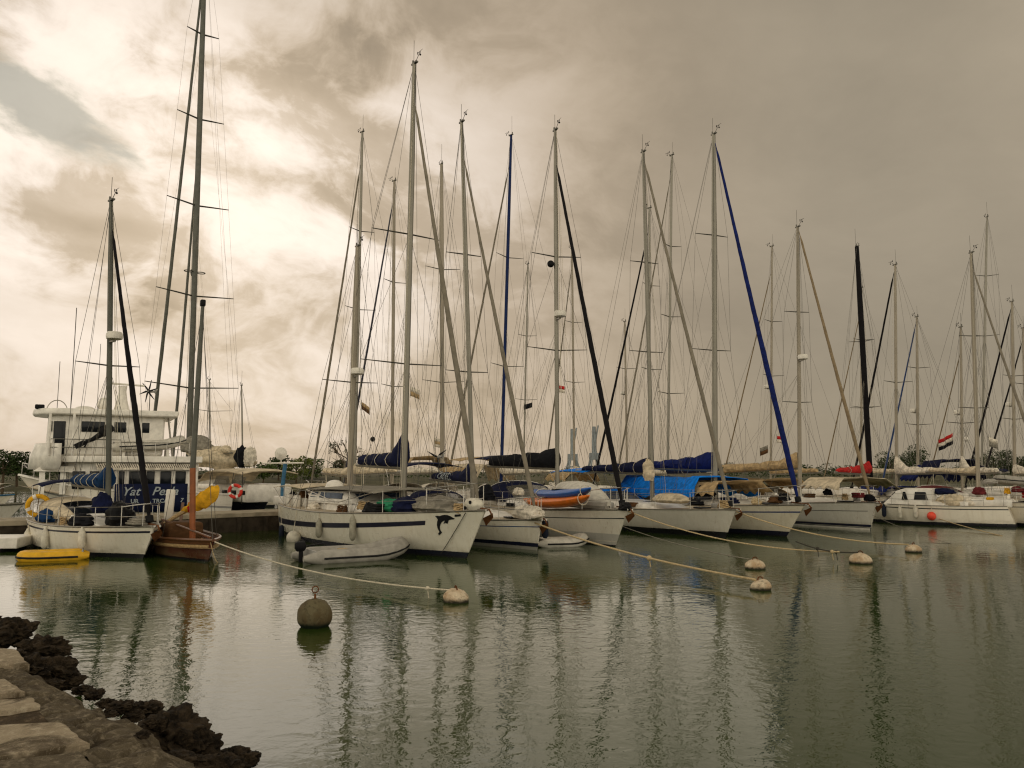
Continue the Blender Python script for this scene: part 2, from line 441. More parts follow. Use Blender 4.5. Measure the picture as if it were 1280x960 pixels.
# ------------------------------------------------------------------ yacht builder
class Hull:
    def __init__(s, L, B, fb, fm, fs, rb=.9, rs=-.35, tr=.70, wlr=.9, flare=.5, fine=2.1, counter=0.0):
        s.L, s.B, s.fb, s.fm, s.fs, s.rb, s.rs, s.tr, s.wlr, s.flare, s.fine, s.counter = L, B, fb, fm, fs, rb, rs, tr, wlr, flare, fine, counter
    def sheer(s, u):
        if u < .45: t = (.45 - u) / .45; return lerp(s.fm, s.fs, t ** 1.6)
        t = (u - .45) / .55; return lerp(s.fm, s.fb, t ** 1.7)
    def half(s, u):
        if u < .42: return s.B / 2 * (s.tr + (1 - s.tr) * (1 - ((.42 - u) / .42) ** 2))
        return max(.02, s.B / 2 * (1 - ((u - .42) / .58) ** s.fine))
    def wl(s, u):
        w = s.wlr - s.flare * max(0, (u - .45) / .55) ** 1.5
        return w - s.counter * max(0, (.3 - u) / .3) ** 1.5
    def y(s, u, z):
        zn = z / s.sheer(u); w = s.wl(u)
        if zn >= 0: k = w + (1 - w) * min(1, zn) ** .85
        else: k = w * math.sqrt(max(0, 1 - (zn / .5) ** 2))
        return s.half(u) * k
    def x(s, u, z):
        zn = z / s.sheer(u)
        return s.L * (u - .5) - s.rb * (1 - zn) * sstep(.55, 1, u) ** 1.3 - s.rs * (1 - zn) * sstep(.35, 0, u)
    def p(s, u, z, side=1, off=0.0):
        if off:
            e = .01; a = Vector((s.x(u + e, z) - s.x(u - e, z), s.y(u + e, z) - s.y(u - e, z), 0)); b = Vector((s.x(u, z + e) - s.x(u, z - e), s.y(u, z + e) - s.y(u, z - e), 2 * e))
            n = b.cross(a).normalized()
            if n.y < 0: n = -n
            q = Vector((s.x(u, z), s.y(u, z), z)) + n * off
            return Vector((q.x, q.y * side, q.z))
        return Vector((s.x(u, z), s.y(u, z) * side, z))
    def u_at(s, lx): return max(0, min(1, lx / s.L + .5))
    def hull_mb(s, nu=34):
        zs = [1, .97, .85, .7, .55, .4, .25, .12, 0, -.2, -.35, -.46, -.499]
        rows = []
        for i in range(nu + 1):
            u = i / nu; u = 1 - (1 - u) ** 1.25
            sh = s.sheer(u)
            rows.append([s.p(u, z * sh, 1) for z in zs] + [s.p(u, z * sh, -1) for z in reversed(zs)])
        mb = MB(); mb.grid(rows)
        k = len(zs) * 2
        mb.f.append(tuple(range(k - 1, -1, -1)))
        mb.f.append(tuple(nu * k + j for j in range(k)))
        return mb
    def deck_mb(s, drop=.03, nu=24, camber=.06):
        rows = []
        for i in range(nu + 1):
            u = i / nu; h = s.half(u) * .985; z = s.sheer(u) - drop
            rows.append([Vector((s.L * (u - .5) * .999, h * k, z + camber * (1 - k * k) * min(1, h))) for k in (-1, -.6, -.2, .2, .6, 1)])
        return MB().grid(rows)
    def strip(s, u0, u1, fz0, fz1, off=.006, sides=(1, -1), n=30):
        mb = MB()
        for sd in sides:
            rows = []
            for i in range(n + 1):
                u = lerp(u0, u1, i / n); sh = s.sheer(u)
                rows.append([s.p(u, lerp(fz0(u), fz1(u), k / 3), sd, off) for k in range(4)])
            mb.grid(rows)
        return mb
    def sheer_tube(s, r=.025, dz=0.0, u0=0.0, u1=1.0, n=34, sides=(1, -1)):
        mb = MB()
        for sd in sides:
            mb.tube([Vector((s.L * (lerp(u0, u1, i / n) - .5), s.half(lerp(u0, u1, i / n)) * sd, s.sheer(lerp(u0, u1, i / n)) + dz)) for i in range(n + 1)], r, 5)
        return mb

def wire(parent, name, pts, r=.0055, m='wire'):
    r *= 1.25
    return MB().tube(pts, r, 4).build(name, m, parent)

def cover_mb(L, h0, h1, w0, w1, hump=0.0, n=34, seed=0, sag=.0, ties=4):
    """a stowed sail under its cover, from the mast (x = 0) aft (x = -L), bottom on the boom"""
    rings = []; rnd = random.Random(seed)
    for i in range(n + 1):
        t = i / n; h = lerp(h0, h1, t ** .7); w = lerp(w0, w1, t)
        if hump: h += hump * (1 - min(1, t / .22)) ** 1.4
        k = (.3 if i == n else 1.0) * (.84 + .16 * abs(math.sin(math.pi * t * (ties + 1))) ** .6)
        h *= k * (1 + rnd.uniform(-.035, .035)); w *= k * (1 + rnd.uniform(-.05, .05))
        z0 = -sag * math.sin(math.pi * t)
        ring = []
        for j in range(14):
            a = 2 * math.pi * j / 14; cy, cz = math.cos(a), math.sin(a)
            yy = w * cy * (1 - .40 * max(0, cz)) * (1 + .09 * math.sin(5 * a + i * .65 + seed) + .06 * math.sin(9 * a - i * .9)); zz = h * (.5 + .5 * cz)
            ring.append(Vector((-L * t, yy, z0 + zz)))
        rings.append(ring)
    return MB().loft(rings)

def jib_mb(a, b, r0, r1, seed=0):
    """furled headsail from its head a to its tack b"""
    rnd = random.Random(seed); pts = []; rs = []; n = 90
    for i in range(n + 1):
        t = i / n; p = a.lerp(b, t); p.z -= .10 * math.sin(math.pi * t)
        k = sstep(0, .05, t) * (1 - .55 * sstep(.93, 1, t)); prof = lerp(r0, r1, sstep(0, .75, t))
        rs.append(max(.015, prof * .86 * k * (1 + rnd.uniform(-.04, .04)))); pts.append(p)
    return MB().tube(pts, rs, 10, spiral=.09)

def wind_gen(parent, base, h, blades=3, r=.55, face=0.0, seed=0):
    mb = MB(); mb.tube([base, base + Vector((0, 0, h))], .022, 6)
    g = mb.build('wind_generator_pole', 'alu_dark', parent)
    c = base + Vector((0, 0, h + .05)); q = Vector((math.cos(face), math.sin(face), 0)); w = Vector((-q.y, q.x, 0))
    hb = MB(); hb.tube([c - q * .34, c - q * .2, c + q * .05, c + q * .14], [.015, .05, .07, .03], 8)
    hb.add([c - q * .32 + Vector((0, 0, .16)), c - q * .2, c - q * .32 - Vector((0, 0, .10)), c - q * .5 + Vector((0, 0, .17))], [(0, 1, 2, 3), (3, 2, 1, 0)])
    hb.build('wind_generator', 'plastic_grey', g)
    for k in range(blades):
        a = 2 * math.pi * k / blades + seed; e = w * math.cos(a) + Vector((0, 0, math.sin(a))); t = e.cross(q)
        b = MB(); pc = c + q * .11; th = q * .008
        pts = [pc + t * .035, pc + e * r * .3 + t * .06, pc + e * r - t * .005, pc + e * r - t * .025, pc + e * r * .3 - t * .03, pc - t * .03]
        n = len(pts)
        b.add([p + th for p in pts] + [p - th for p in pts], [tuple(range(n)), tuple(range(2 * n - 1, n - 1, -1))] + [(j, j + n, (j + 1) % n + n, (j + 1) % n) for j in range(n)])
        b.build('blade', 'plastic_black', g)

def radar_dome(parent, p, r=.24, m='plastic_white'):
    mb = MB(); mb.loft([[p + Vector((rr * math.cos(a * math.pi / 8), rr * math.sin(a * math.pi / 8), z)) for a in range(16)] for rr, z in ((r * .6, -.11), (r * .97, -.08), (r, -.02), (r, .06), (r * .86, .13), (r * .3, .15))])
    o = mb.build('radar_dome', m, parent)
    MB().box(p + Vector((-r * .75, 0, -.14)), (r * 1.5, .09, .05)).build('bracket', 'alu', o)
    return o

def masthead(mast, top, k=1.0, seed=0):
    rnd = random.Random(seed)
    mb = MB(); mb.box(top + Vector((.02, 0, .02)), (.34 * k, .10, .05)); mb.tube([top + Vector((-.1, 0, 0)), top + Vector((-.1, 0, .16))], .035, 6)
    mb.build('masthead_fitting', 'alu_dark', mast)
    wire(mast, 'aerial', [top + Vector((-.10, .03, .05)), top + Vector((-.10, .03, rnd.uniform(.7, 1.15)))], .007)
    v = MB(); v.tube([top + Vector((.1, 0, .04)), top + Vector((.42 * k, 0, .28))], .010, 4); q = top + Vector((.42 * k, 0, .28))
    v.tube([q - Vector((.16, 0, 0)), q + Vector((.16, 0, 0))], .008, 4); v.add([q + Vector((-.12, 0, .0)), q + Vector((-.22, 0, .07)), q + Vector((-.22, 0, -.07))], [(0, 1, 2), (2, 1, 0)])
    v.tube([q, q + Vector((0, 0, -.12))], .008, 4); v.ball(q + Vector((0, 0, -.13)), .035, 6, 4)
    v.build('wind_vane', 'plastic_black', mast)

def sprayhood(parent, x0, x1, w, zb, h, m, wm='clear_vinyl', back=True):
    n = 13; rings = []
    for t in (0, .25, .5, .75, 1.0):
        x = lerp(x1, x0, t); hh = h * (1 - (1 - t) ** 2.0) * 1.0 + .02; ww = w * lerp(.86, 1, t)
        rings.append([Vector((x - (.10 * math.sin(math.pi * k / (n - 1)) if t == 1 else 0), ww * math.cos(math.pi * k / (n - 1)) * (1 if abs(math.cos(math.pi * k / (n - 1))) > .99 else 1.0), zb + hh * math.sin(math.pi * k / (n - 1)) ** .42)) for k in range(n)])
    o = MB().grid(rings).build('sprayhood', m, parent, solid=.015)
    wr = []                                    # front window panel, proud of the cloth
    for t in (.10, .3, .55):
        x = lerp(x1, x0, t); hh = h * (1 - (1 - t) ** 2.0) + .02; ww = w * lerp(.86, 1, t)
        wr.append([Vector((x + .012, ww * math.cos(math.pi * k / (n - 1)), zb + hh * math.sin(math.pi * k / (n - 1)) ** .42 + .014)) for k in range(3, n - 3)])
    MB().grid(wr).build('window', wm, o, solid=.005)
    MB().tube([Vector((p.x - .01, p.y, p.z + .01)) for p in rings[-1]], .016, 6).build('hoop', 'steel', o)
    return o

def bimini(parent, x0, x1, w, z0, zt, m, camber=.16, legs=True):
    rows = []
    for i in range(7):
        t = i / 6; x = lerp(x0, x1, t); dz = -.07 * abs(2 * t - 1) ** 2
        rows.append([Vector((x, w * k, zt + camber * (1 - abs(k) ** 2.4) + dz)) for k in (-1, -.85, -.5, 0, .5, .85, 1)])
    o = MB().grid(rows).build('bimini', m, parent, solid=.02)
    if legs:
        for sd in (1, -1):
            fr = MB()
            for xa, xb in ((x0 + .1, (x0 + x1) / 2 - .15), (x1 - .1, (x0 + x1) / 2 + .15)): fr.tube([(xa, w * sd, zt - .05), (xb, w * sd, z0)], .014, 5)
            fr.build('bimini_frame', 'steel', o)
    return o

def coachroof(parent, H, xa, xb, ratio, h, m='white_gelcoat', windows=4, wm='glass_dark', front=.9, wh=.13, wl=.42, ws=None):
    rings = []; n = 14
    def geom(x):
        u = H.u_at(x); w = min(H.half(u) * ratio, H.B / 2 * ratio); t = (x - xa) / (xb - xa)
        hh = h * (1 - .45 * t) * (1 - sstep(1 - front / (xb - xa), 1, t) * .85); return w, hh, H.sheer(u) - .04
    for i in range(n + 1):
        x = lerp(xa, xb, i / n); w, hh, z = geom(x)
        rings.append([Vector((x, y * w, z + k * hh)) for y, k in ((1, -.12), (.95, .6), (.91, .86), (.82, .97), (.4, 1.05), (0, 1.08), (-.4, 1.05), (-.82, .97), (-.91, .86), (-.95, .6), (-1, -.12))])
    o = MB().loft(rings).build('coachroof', m, parent, ang=50)
    xs = ws or [lerp(xa + .5, xb - front - .15, (k + .5) / windows) for k in range(windows)]
    for sd in (1, -1):
        for x in xs:
            w, hh, z = geom(x); a = geom(x - wl / 2); b = geom(x + wl / 2)
            lo, hi = .30, min(.74, .30 + wh / max(hh, .05))
            def q(g, xx, k): return Vector((xx, sd * (g[0] * lerp(1, .94, (k + .12) / .72) + .006), g[2] + g[1] * k))
            P = [q(a, x - wl / 2, lo), q(b, x + wl / 2, lo), q(b, x + wl / 2 - .02, hi), q(a, x - wl / 2 + .02, hi)]
            pts = []
            for j in range(4):
                c, p_, n_ = P[j], P[j - 1], P[(j + 1) % 4]; k_ = .35 * wh / max((c - p_).length, wh); k2 = .35 * wh / max((c - n_).length, wh)
                pts += [c.lerp(p_, k_), c.lerp(p_, k_ * .3).lerp(c.lerp(n_, k2 * .3), .5), c.lerp(n_, k2)]
            dn = Vector((0, -.02 * sd, 0)); mb = MB(); k = len(pts)
            mb.add(pts + [p + dn for p in pts], [tuple(range(k)), tuple(range(2 * k - 1, k - 1, -1))] + [(j, j + k, (j + 1) % k + k, (j + 1) % k) for j in range(k)])
            mb.build('window', wm, o, smooth=False)
    return o

class Yacht: pass

def place(bow_tip, fwd, L):
    """root location and heading for a hull whose bow tip (plan) and forward direction are known"""
    c = Vector((bow_tip.x, bow_tip.y, 0)) - fwd * (L / 2)
    return c, math.atan2(fwd.y, fwd.x)

def aft_dir(bow, s, px, z=1.2, far=True):
    """aft direction (unit, plan) such that the point s metres aft of the bow is seen at photo column px"""
    best = None
    for i in range(-720, 721):
        th = i / 720 * math.pi; d = Vector((math.sin(th), math.cos(th), 0))
        if (d.y > 0) != far: continue
        p = bow + d * s
        if p.y < 3: continue
        e = abs(proj((p.x, p.y, z))[0] - px)
        if best is None or e < best[0]: best = (e, d)
    return best[1]

def solve_front(wlpx, tippx, px, s, L=None, far=True):
    Bw = W(*wlpx); Bw.z = 0; rake = .8; fb = 1.2
    for _ in range(12):
        a = aft_dir(Bw - Vector((0, 0, 0)), s, px, far=far)
        T = Bw - a * rake
        fb = D(tippx[0], tippx[1], T.y).z
        e = tippx[0] - proj((T.x, T.y, fb))[0]; T2 = Bw - a * (rake + .1)
        g = (proj((T2.x, T2.y, fb))[0] - proj((T.x, T.y, fb))[0]) / .1
        if abs(g) > 2: rake = max(.15, min(1.9, rake + .7 * e / g))
    a = aft_dir(Bw - a * rake, s, px, far=far); T = Bw - a * rake
    fb = max(.6, min(2.4, D(tippx[0], tippx[1], T.y).z))
    return T, a, rake, fb

def make_yacht(label, group, tip, aft, L, B, fb, rake=.9, hull='hull_white', H=None, masts=(), jib=None, cfg=None, seed=0, name='sailing_yacht', cat='sailboat'):
    """tip: bow tip in plan; aft: unit vector pointing aft; masts: dicts with photo columns and heights"""
    cfg = cfg or {}; rnd = random.Random(seed)
    fwd = -aft; loc, rz = place(tip, fwd, L)
    root = empty(name, loc, rz, label, cat, group)
    M = Matrix.Translation(loc) @ Matrix.Rotation(rz, 4, 'Z'); Mi = M.inverted()
    H = H or Hull(L, B, fb, fb * cfg.get('mid', .84), fb * cfg.get('aft', .86), rb=rake, rs=cfg.get('rs', -.3), tr=cfg.get('tr', .72), flare=cfg.get('flare', .42), fine=cfg.get('fine', 2.1), counter=cfg.get('counter', 0))
    y = Yacht(); y.root, y.M, y.Mi, y.H = root, M, Mi, H; y.parts = {}
    det = cfg.get('detail', 1)
    H.hull_mb().build('hull', hull, root, ang=50)
    H.deck_mb().build('deck', cfg.get('deckmat', 'deck'), root)
    H.sheer_tube(.022).build('toe_rail', cfg.get('rail', 'alu'), root)
    if 'line' in cfg:
        a, b, m, u0, u1 = cfg['line']
        fa, fb_ = [(lambda u, v=v: lerp(v[0], v[1], (u - u0) / (u1 - u0))) if isinstance(v, tuple) else (lambda u, v=v: v) for v in (a, b)]
        H.strip(u0, u1, lambda u: H.sheer(u) * fa(u), lambda u: H.sheer(u) * fb_(u)).build('hull_stripe', m, root)
    for st in cfg.get('strips', ()):
        a, b, m, u0, u1 = st
        H.strip(u0, u1, lambda u: H.sheer(u) * a, lambda u: H.sheer(u) * b).build('hull_stripe', m, root)
    # coachroof and cockpit
    cr = cfg.get('roof', dict(xa=-.18, xb=.26, ratio=.62, h=.42))
    zr = H.sheer(.5) + cr['h'] * .7
    if cr:
        y.roof = coachroof(root, H, L * cr['xa'], L * cr['xb'], cr['ratio'], cr['h'], cr.get('m', 'white_gelcoat'), cr.get('windows', 4), cr.get('wm', 'glass_dark'), cr.get('front', 1.3), cr.get('wh', .14), cr.get('wl', .45), cr.get('ws'))
        ct = MB()
        for sd in (1, -1): ct.rbox((L * (cr['xa'] - .14), sd * B * .27, H.sheer(.2) + .14), (L * .26, .16, .34), .05)
        ct.build('cockpit_coaming', 'white_gelcoat', root)
        for k in range(2):
            MB().rbox((L * lerp(.05, .34, k), 0, H.sheer(.55 + .27 * k) + (cr['h'] * .62 if k == 0 else .07)), (.52, .52, .06), .05).build('hatch', 'glass_dark', root)
    # masts
    y.masts = []
    for im, ms in enumerate(masts):
        lx = ms['lx']; zb = H.sheer(H.u_at(lx)) + (.25 if im == 0 else .2)
        base = Vector((lx, 0, zb)); wb = M @ base
        t = D(ms['top'][0], ms['top'][1], wb.y) if 'top' in ms else None
        topw = t + Vector((0, 0, ms.get('ext', 0)))
        tl = Mi @ topw
        if 'topl' in ms: tl = Vector(ms['topl'])
        bz = base.copy()
        k = ms.get('r', .085); n = 14; ax = (tl - bz)
        mb = MB(); mb.tube([bz + ax * (i / n) for i in range(n + 1)], [k * (1 if i < n * .75 else lerp(1, .72, (i - n * .75) / (n * .25))) for i in range(n + 1)], 10, sy=.75)
        mast = mb.build('mast', ms.get('m', 'alu'), root)
        masthead(mast, tl, ms.get('mh', 1.0), seed + im)
        def at_h(z, tl=tl, bz=bz): return bz + (tl - bz) * ((z - bz.z) / (tl.z - bz.z))
        def at_py(py, tl=tl, bz=bz):
            lo, hi = 0.0, 1.0
            for _ in range(40):
                m_ = (lo + hi) / 2; q = M @ (bz + (tl - bz) * m_)
                if proj(q)[1] > py: lo = m_
                else: hi = m_
            return bz + (tl - bz) * lo
        yb = H.half(H.u_at(lx - .35)) * .96; zc = H.sheer(H.u_at(lx - .35))
        tips = {1: [], -1: []}
        for ksp, py in enumerate(ms.get('sp', ())):
            r_ = at_py(py); ln = ms.get('spl', .62 * B / 2) * (1 - .12 * (len(ms['sp']) - 1 - ksp if False else 0)) * (1.0 - .16 * (len(ms['sp']) - 1 - ksp) if len(ms['sp']) > 1 else 1)
            for sd in (1, -1):
                tp = r_ + Vector((-ms.get('sweep', .22) * ln, sd * ln, .06 * ln)); tips[sd].append(tp)
                MB().tube([r_ + Vector((0, sd * k * .5, 0)), r_.lerp(tp, .5), tp], [.042 * ms.get('spr', 1), .036 * ms.get('spr', 1), .022 * ms.get('spr', 1)], 6, sy=.6).build('spreader', ms.get('spm', 'alu_dark'), mast)
        for sd in (1, -1):
            ch = Vector((lx - .25, sd * yb, zc))
            wire(root, 'shroud', [tl + Vector((0, sd * .04, -.15))] + tips[sd] + [ch], .0055)
            if tips[sd]:
                low = at_h(tips[sd][-1].z - .12)
                wire(root, 'shroud', [low, ch + Vector((.42, 0, 0))], .005); wire(root, 'shroud', [low, ch + Vector((-.45, 0, 0))], .005)
            if len(tips[sd]) > 1:
                wire(root, 'shroud', [at_h(tips[sd][0].z - .1), tips[sd][-1]], .0045)
        st = Vector((-L / 2 + .15, 0, H.sheer(0) + .05)) if im == 0 else Vector((-L / 2 + .1, 0, H.sheer(0) + .05))
        if ms.get('backstay', True):
            if det:
                sp_ = at_h(lerp(bz.z, tl.z, .30)); sp_ = Vector((lerp(st.x, sp_.x, .30), 0, lerp(st.z, tl.z, .30)))
                wire(root, 'backstay', [tl, sp_], .0055)
                for sd in (1, -1): wire(root, 'backstay', [sp_, st + Vector((0, sd * H.half(0) * .7, 0))], .005)
            else: wire(root, 'backstay', [tl, st], .0055)
        # halyards slapping beside the mast
        for q in range(4):
            ox = rnd.uniform(.12, .45); sd = rnd.choice((1, -1))
            wire(root, 'halyard', [tl + Vector((.06, sd * .03, -.05)), Vector((lx + ox, sd * rnd.uniform(.1, .5), zb + .1))], .0048, rnd.choice(('wire_pale', 'wire', 'rope_pale')))
        if tips[1]:
            fp = tips[rnd.choice((1, -1))][-1] * .75 + at_h(tips[1][-1].z) * .25
            wire(root, 'flag_halyard', [fp, Vector((lx - .4, fp.y * 1.1, zc + .1))], .0035, 'wire_pale')
        # boom and stowed mainsail
        bo = ms.get('boom')
        if bo:
            bl = bo.get('L', L * .36); bh = zb + bo.get('h', .95); rise = bo.get('rise', .12)
            a = at_h(bh) + Vector((-.12, 0, 0)); e = Vector((a.x - bl, bo.get('swing', 0), a.z + rise))
            bm = MB().tube([a, e], [.075, .065], 8).build('boom', bo.get('bm', 'alu'), root)
            ang = math.atan2(rise, bl)
            cvm = bo.get('m')
            if cvm:
                c = cover_mb(bl * bo.get('cl', .96), bo.get('h0', .55), bo.get('h1', .22), bo.get('w0', .19), bo.get('w1', .12), bo.get('hump', .35), seed=seed + im, ties=max(3, bo.get('ties', 4)))
                co = c.build('sail_cover', cvm, bm, loc=a + Vector((.08, 0, .0)), rot=(0, ang, math.atan2(-(e.y - a.y), bl)))
                for q in range(bo.get('ties', 4)):
                    t_ = (q + 1) / (bo.get('ties', 4) + 1); hh = lerp(bo.get('h0', .55), bo.get('h1', .22), t_ ** .7) * 1.03; ww = lerp(bo.get('w0', .19), bo.get('w1', .12), t_) * 1.08
                    ring = [Vector((-bl * t_ * .96, ww * math.cos(g) * (1 - .38 * max(0, math.sin(g))), hh * (.5 + .5 * math.sin(g)) - .01)) for g in [k_ * math.pi / 7 for k_ in range(14)]]
                    MB().tube(ring, .011, 4, closed=True).build('sail_tie', bo.get('tm', 'rope_pale'), co)
            wire(root, 'topping_lift', [tl + Vector((-.05, 0, 0)), e + Vector((.05, 0, .05))], .0045)
            if det: wire(root, 'mainsheet', [e.lerp(a, .15), Vector((e.x + bl * .12, .1, H.sheer(.2) + .15))], .012, 'rope_pale')
            for sd in (1, -1):
                lk = at_h(lerp(bz.z, tl.z, .45))
                for q in (.35, .7): wire(root, 'lazy_jack', [lk, a.lerp(e, q) + Vector((0, sd * .15, .1))], .0038, 'wire_pale')
        if 'radar' in ms:
            r_ = at_py(ms['radar']); radar_dome(mast, r_ + Vector((ms.get('rdx', .36), 0, 0)))
        if 'ball' in ms:
            r_ = at_py(ms['ball']); bb = MB(); bb.ball(r_ + Vector((.05, -.25, 0)), .14); bb.build('radar_reflector', 'plastic_black', mast)
        mm = dict(ms); mm.update(tl=tl, bz=bz, at_h=at_h, at_py=at_py); y.masts.append(mm)
    # headsail
    if jib:
        ms = y.masts[0]; head = ms['at_py'](jib['py']) + Vector((.12, 0, 0)); tack = Vector((L / 2 - jib.get('in_', .35), 0, H.sheer(1) + .12))
        if 'tack' in jib: tack = Vector(jib['tack'])
        mt = Vector(ms['tl'])
        jb = jib_mb(head, tack, jib.get('r0', .05), jib.get('r1', .085), seed).build('furled_headsail', jib.get('m', 'sail_grey'), root)
        MB().tube([tack + Vector((0, 0, -.02)), tack + (head - tack).normalized() * .16], .11, 10).build('furling_drum', 'plastic_black', jb)
        if mt.z - head.z > .5: wire(root, 'forestay', [mt + Vector((.05, 0, -.1)), head], .008)
    elif masts:
        wire(root, 'forestay', [y.masts[0]['tl'], Vector((L / 2 - .3, 0, H.sheer(1) + .05))], .006)
    # rails
    if det:
        rl = cfg.get('rl', .62)
        def gp(u, sd, dz): return Vector((L * (u - .5), H.half(u) * .94 * sd, H.sheer(u) + dz))
        pu = MB(); bu = .985
        top = [gp(.87, 1, rl), gp(.93, 1, rl + .05), gp(.98, 1, rl + .08) + Vector((.1, .05, 0)), gp(.98, -1, rl + .08) + Vector((.1, -.05, 0)), gp(.93, -1, rl + .05), gp(.87, -1, rl)]
        pu.tube(top, .0145, 5)
        for sd in (1, -1):
            for u in (.87, .955): pu.tube([gp(u, sd, 0), gp(u, sd, rl + .03)], .0135, 5)
            pu.tube([gp(.87, sd, rl * .5), gp(.955, sd, rl * .52)], .011, 5)
        pu.build('pulpit', 'steel', root)
        pp = MB()
        pp.tube([gp(.14, 1, rl), gp(.02, 1, rl), gp(.005, .85, rl), gp(.005, -.85, rl), gp(.02, -1, rl), gp(.14, -1, rl)], .014, 5)
        for sd in (1, -1):
            for u in (.14, .02): pp.tube([gp(u, sd, 0), gp(u, sd, rl)], .0135, 5)
        pp.build('pushpit', 'steel', root)
        us = [.14 + (.87 - .14) * k / 6 for k in range(1, 6)]
        for sd in (1, -1):
            for u in us: MB().tube([gp(u, sd, -.02), gp(u, sd, rl)], [.014, .010], 5).build('stanchion', 'steel', root)
            for hz in (rl, rl * .52): wire(root, 'lifeline', [gp(.14 + (.87 - .14) * k / 6, sd, hz) for k in range(7)], .005, 'wire_pale')
        # bow roller, anchor, cleats
        an = MB(); bx = L / 2; bz_ = H.sheer(1)
        an.tube([(bx - .75, .0, bz_ + .07), (bx + .18, 0, bz_ + .03), (bx + .32, 0, bz_ - .12)], .025, 6)
        f = [Vector((bx + .36, 0, bz_ - .06)), Vector((bx + .12, .17, bz_ - .20)), Vector((bx + .02, 0, bz_ - .42)), Vector((bx + .12, -.17, bz_ - .20)), Vector((bx + .20, 0, bz_ - .13))]
        an.add(f, [(0, 1, 4), (1, 2, 4), (2, 3, 4), (3, 0, 4), (0, 3, 2, 1)])
        if cfg.get('anchor', True): an.build('anchor', cfg.get('am', 'rust'), root)
        ro = MB(); ro.box((bx - .15, 0, bz_ + .01), (.6, .2, .05)); ro.build('bow_roller', 'steel', root)
        wn = MB(); wn.rbox((bx - 1.25, 0, bz_ + .09), (.28, .26, .2), .06); wn.build('windlass', 'plastic_grey', root)
    if 'hood' in cfg:
        h = cfg['hood']; sprayhood(root, L * h.get('x0', -.25), L * h.get('x1', -.10), h.get('w', B * .30), zr - .12 + h.get('dz', 0), h.get('h', .62), h['m'], h.get('wm', 'clear_vinyl'))
    if 'bim' in cfg:
        h = cfg['bim']; bimini(root, L * h.get('x0', -.46), L * h.get('x1', -.26), h.get('w', B * .34), H.sheer(.15) + .1, H.sheer(.15) + h.get('zt', 1.75), h['m'])
    if cfg.get('wheel'):
        wh = MB(); c = Vector((-L * .36, 0, H.sheer(.15) + .55)); wh.torus(c, .38, .014, 20, 5, Matrix.Rotation(R(80), 3, 'Y'))
        for k in range(3): a = k * math.pi / 3; q = Matrix.Rotation(R(80), 3, 'Y') @ Vector((.38 * math.cos(a), .38 * math.sin(a), 0)); wh.tube([c - q, c + q], .009, 4)
        wh.tube([c + Vector((.05, 0, 0)), c + Vector((.12, 0, -.65))], .05, 6); wh.build('steering_wheel', 'steel', root)
    if 'wgen' in cfg:
        g = cfg['wgen']; wind_gen(root, Vector((-L / 2 + .4, g.get('y', B * .22), H.sheer(0))), g.get('h', 2.4), g.get('n', 3), g.get('r', .55), g.get('face', 2.2) - rz, g.get('a', .4))
    if 'arch' in cfg:
        ar = MB(); w = B * .33; zt = H.sheer(.05) + 1.9; xx = -L / 2 + .55
        for dx_ in (0, .45): ar.tube([(xx + dx_, w, H.sheer(.05)), (xx + dx_, w, zt - .25), (xx + dx_, w - .2, zt), (xx + dx_, -w + .2, zt), (xx + dx_, -w, zt - .25), (xx + dx_, -w, H.sheer(.05))], .022, 6)
        ar = ar.build('stern_arch', 'steel', root)
        MB().rbox((xx + .2, 0, zt + .05), (.75, w * 1.5, .035), .01, ry=R(-6)).build('solar_panel', 'solar', ar)
    if cfg.get('lazarette', 0):
        MB().rbox((-L * .40, 0, H.sheer(.1) + .2), (.7, B * .5, .3), .06).build('stern_locker', 'white_gelcoat', root)
    return y

def wpt(y, p): return y.M @ Vector(p)

# ------------------------------------------------------------------ hull paints
hullmat('hull_ivory', (0.781, 0.732, 0.622), z0=.05, z1=.12, boot=(.012, .012, .016))
hullmat('hull_ketch', (0.732, 0.696, 0.585), z0=.05, z1=.17, boot=(.012, .013, .025))
hullmat('hull_white_a', (0.769, 0.720, 0.610), z0=.10, z1=.22, boot=(.010, .012, .035), anti=(.35, .34, .30))
hullmat('hull_white_b', (0.806, 0.757, 0.647), z0=.04, z1=.14, boot=(.50, .48, .43), gap=(.17, .40), anti=(.02, .02, .03))
bpy.data.materials['hull_white_b'].node_tree  # boot-top band above a white waterline
hullmat('hull_white_c', (0.684, 0.647, 0.562), z0=.05, z1=.20, boot=(.010, .010, .012))
hullmat('hull_white_d', (0.732, 0.671, 0.537), z0=.05, z1=.20, boot=(.014, .014, .03))
hullmat('hull_grey', (0.610, 0.585, 0.513), z0=.04, z1=.10, boot=(.012, .02, .04), anti=(.012, .02, .04))
hullmat('hull_plain', (0.829, 0.769, 0.647), z0=.05, z1=.14, boot=(.012, .012, .016))
hullmat('hull_trawler', (0.829, 0.781, 0.684), z0=.1, z1=.3, boot=(.02, .02, .03))
hullmat('hull_navy', (.016, .018, .028), z0=.05, z1=.12, boot=(.3, .28, .24))
hullmat('hull_red', (.085, .018, .010), z0=.03, z1=.06, boot=(.02, .01, .01))

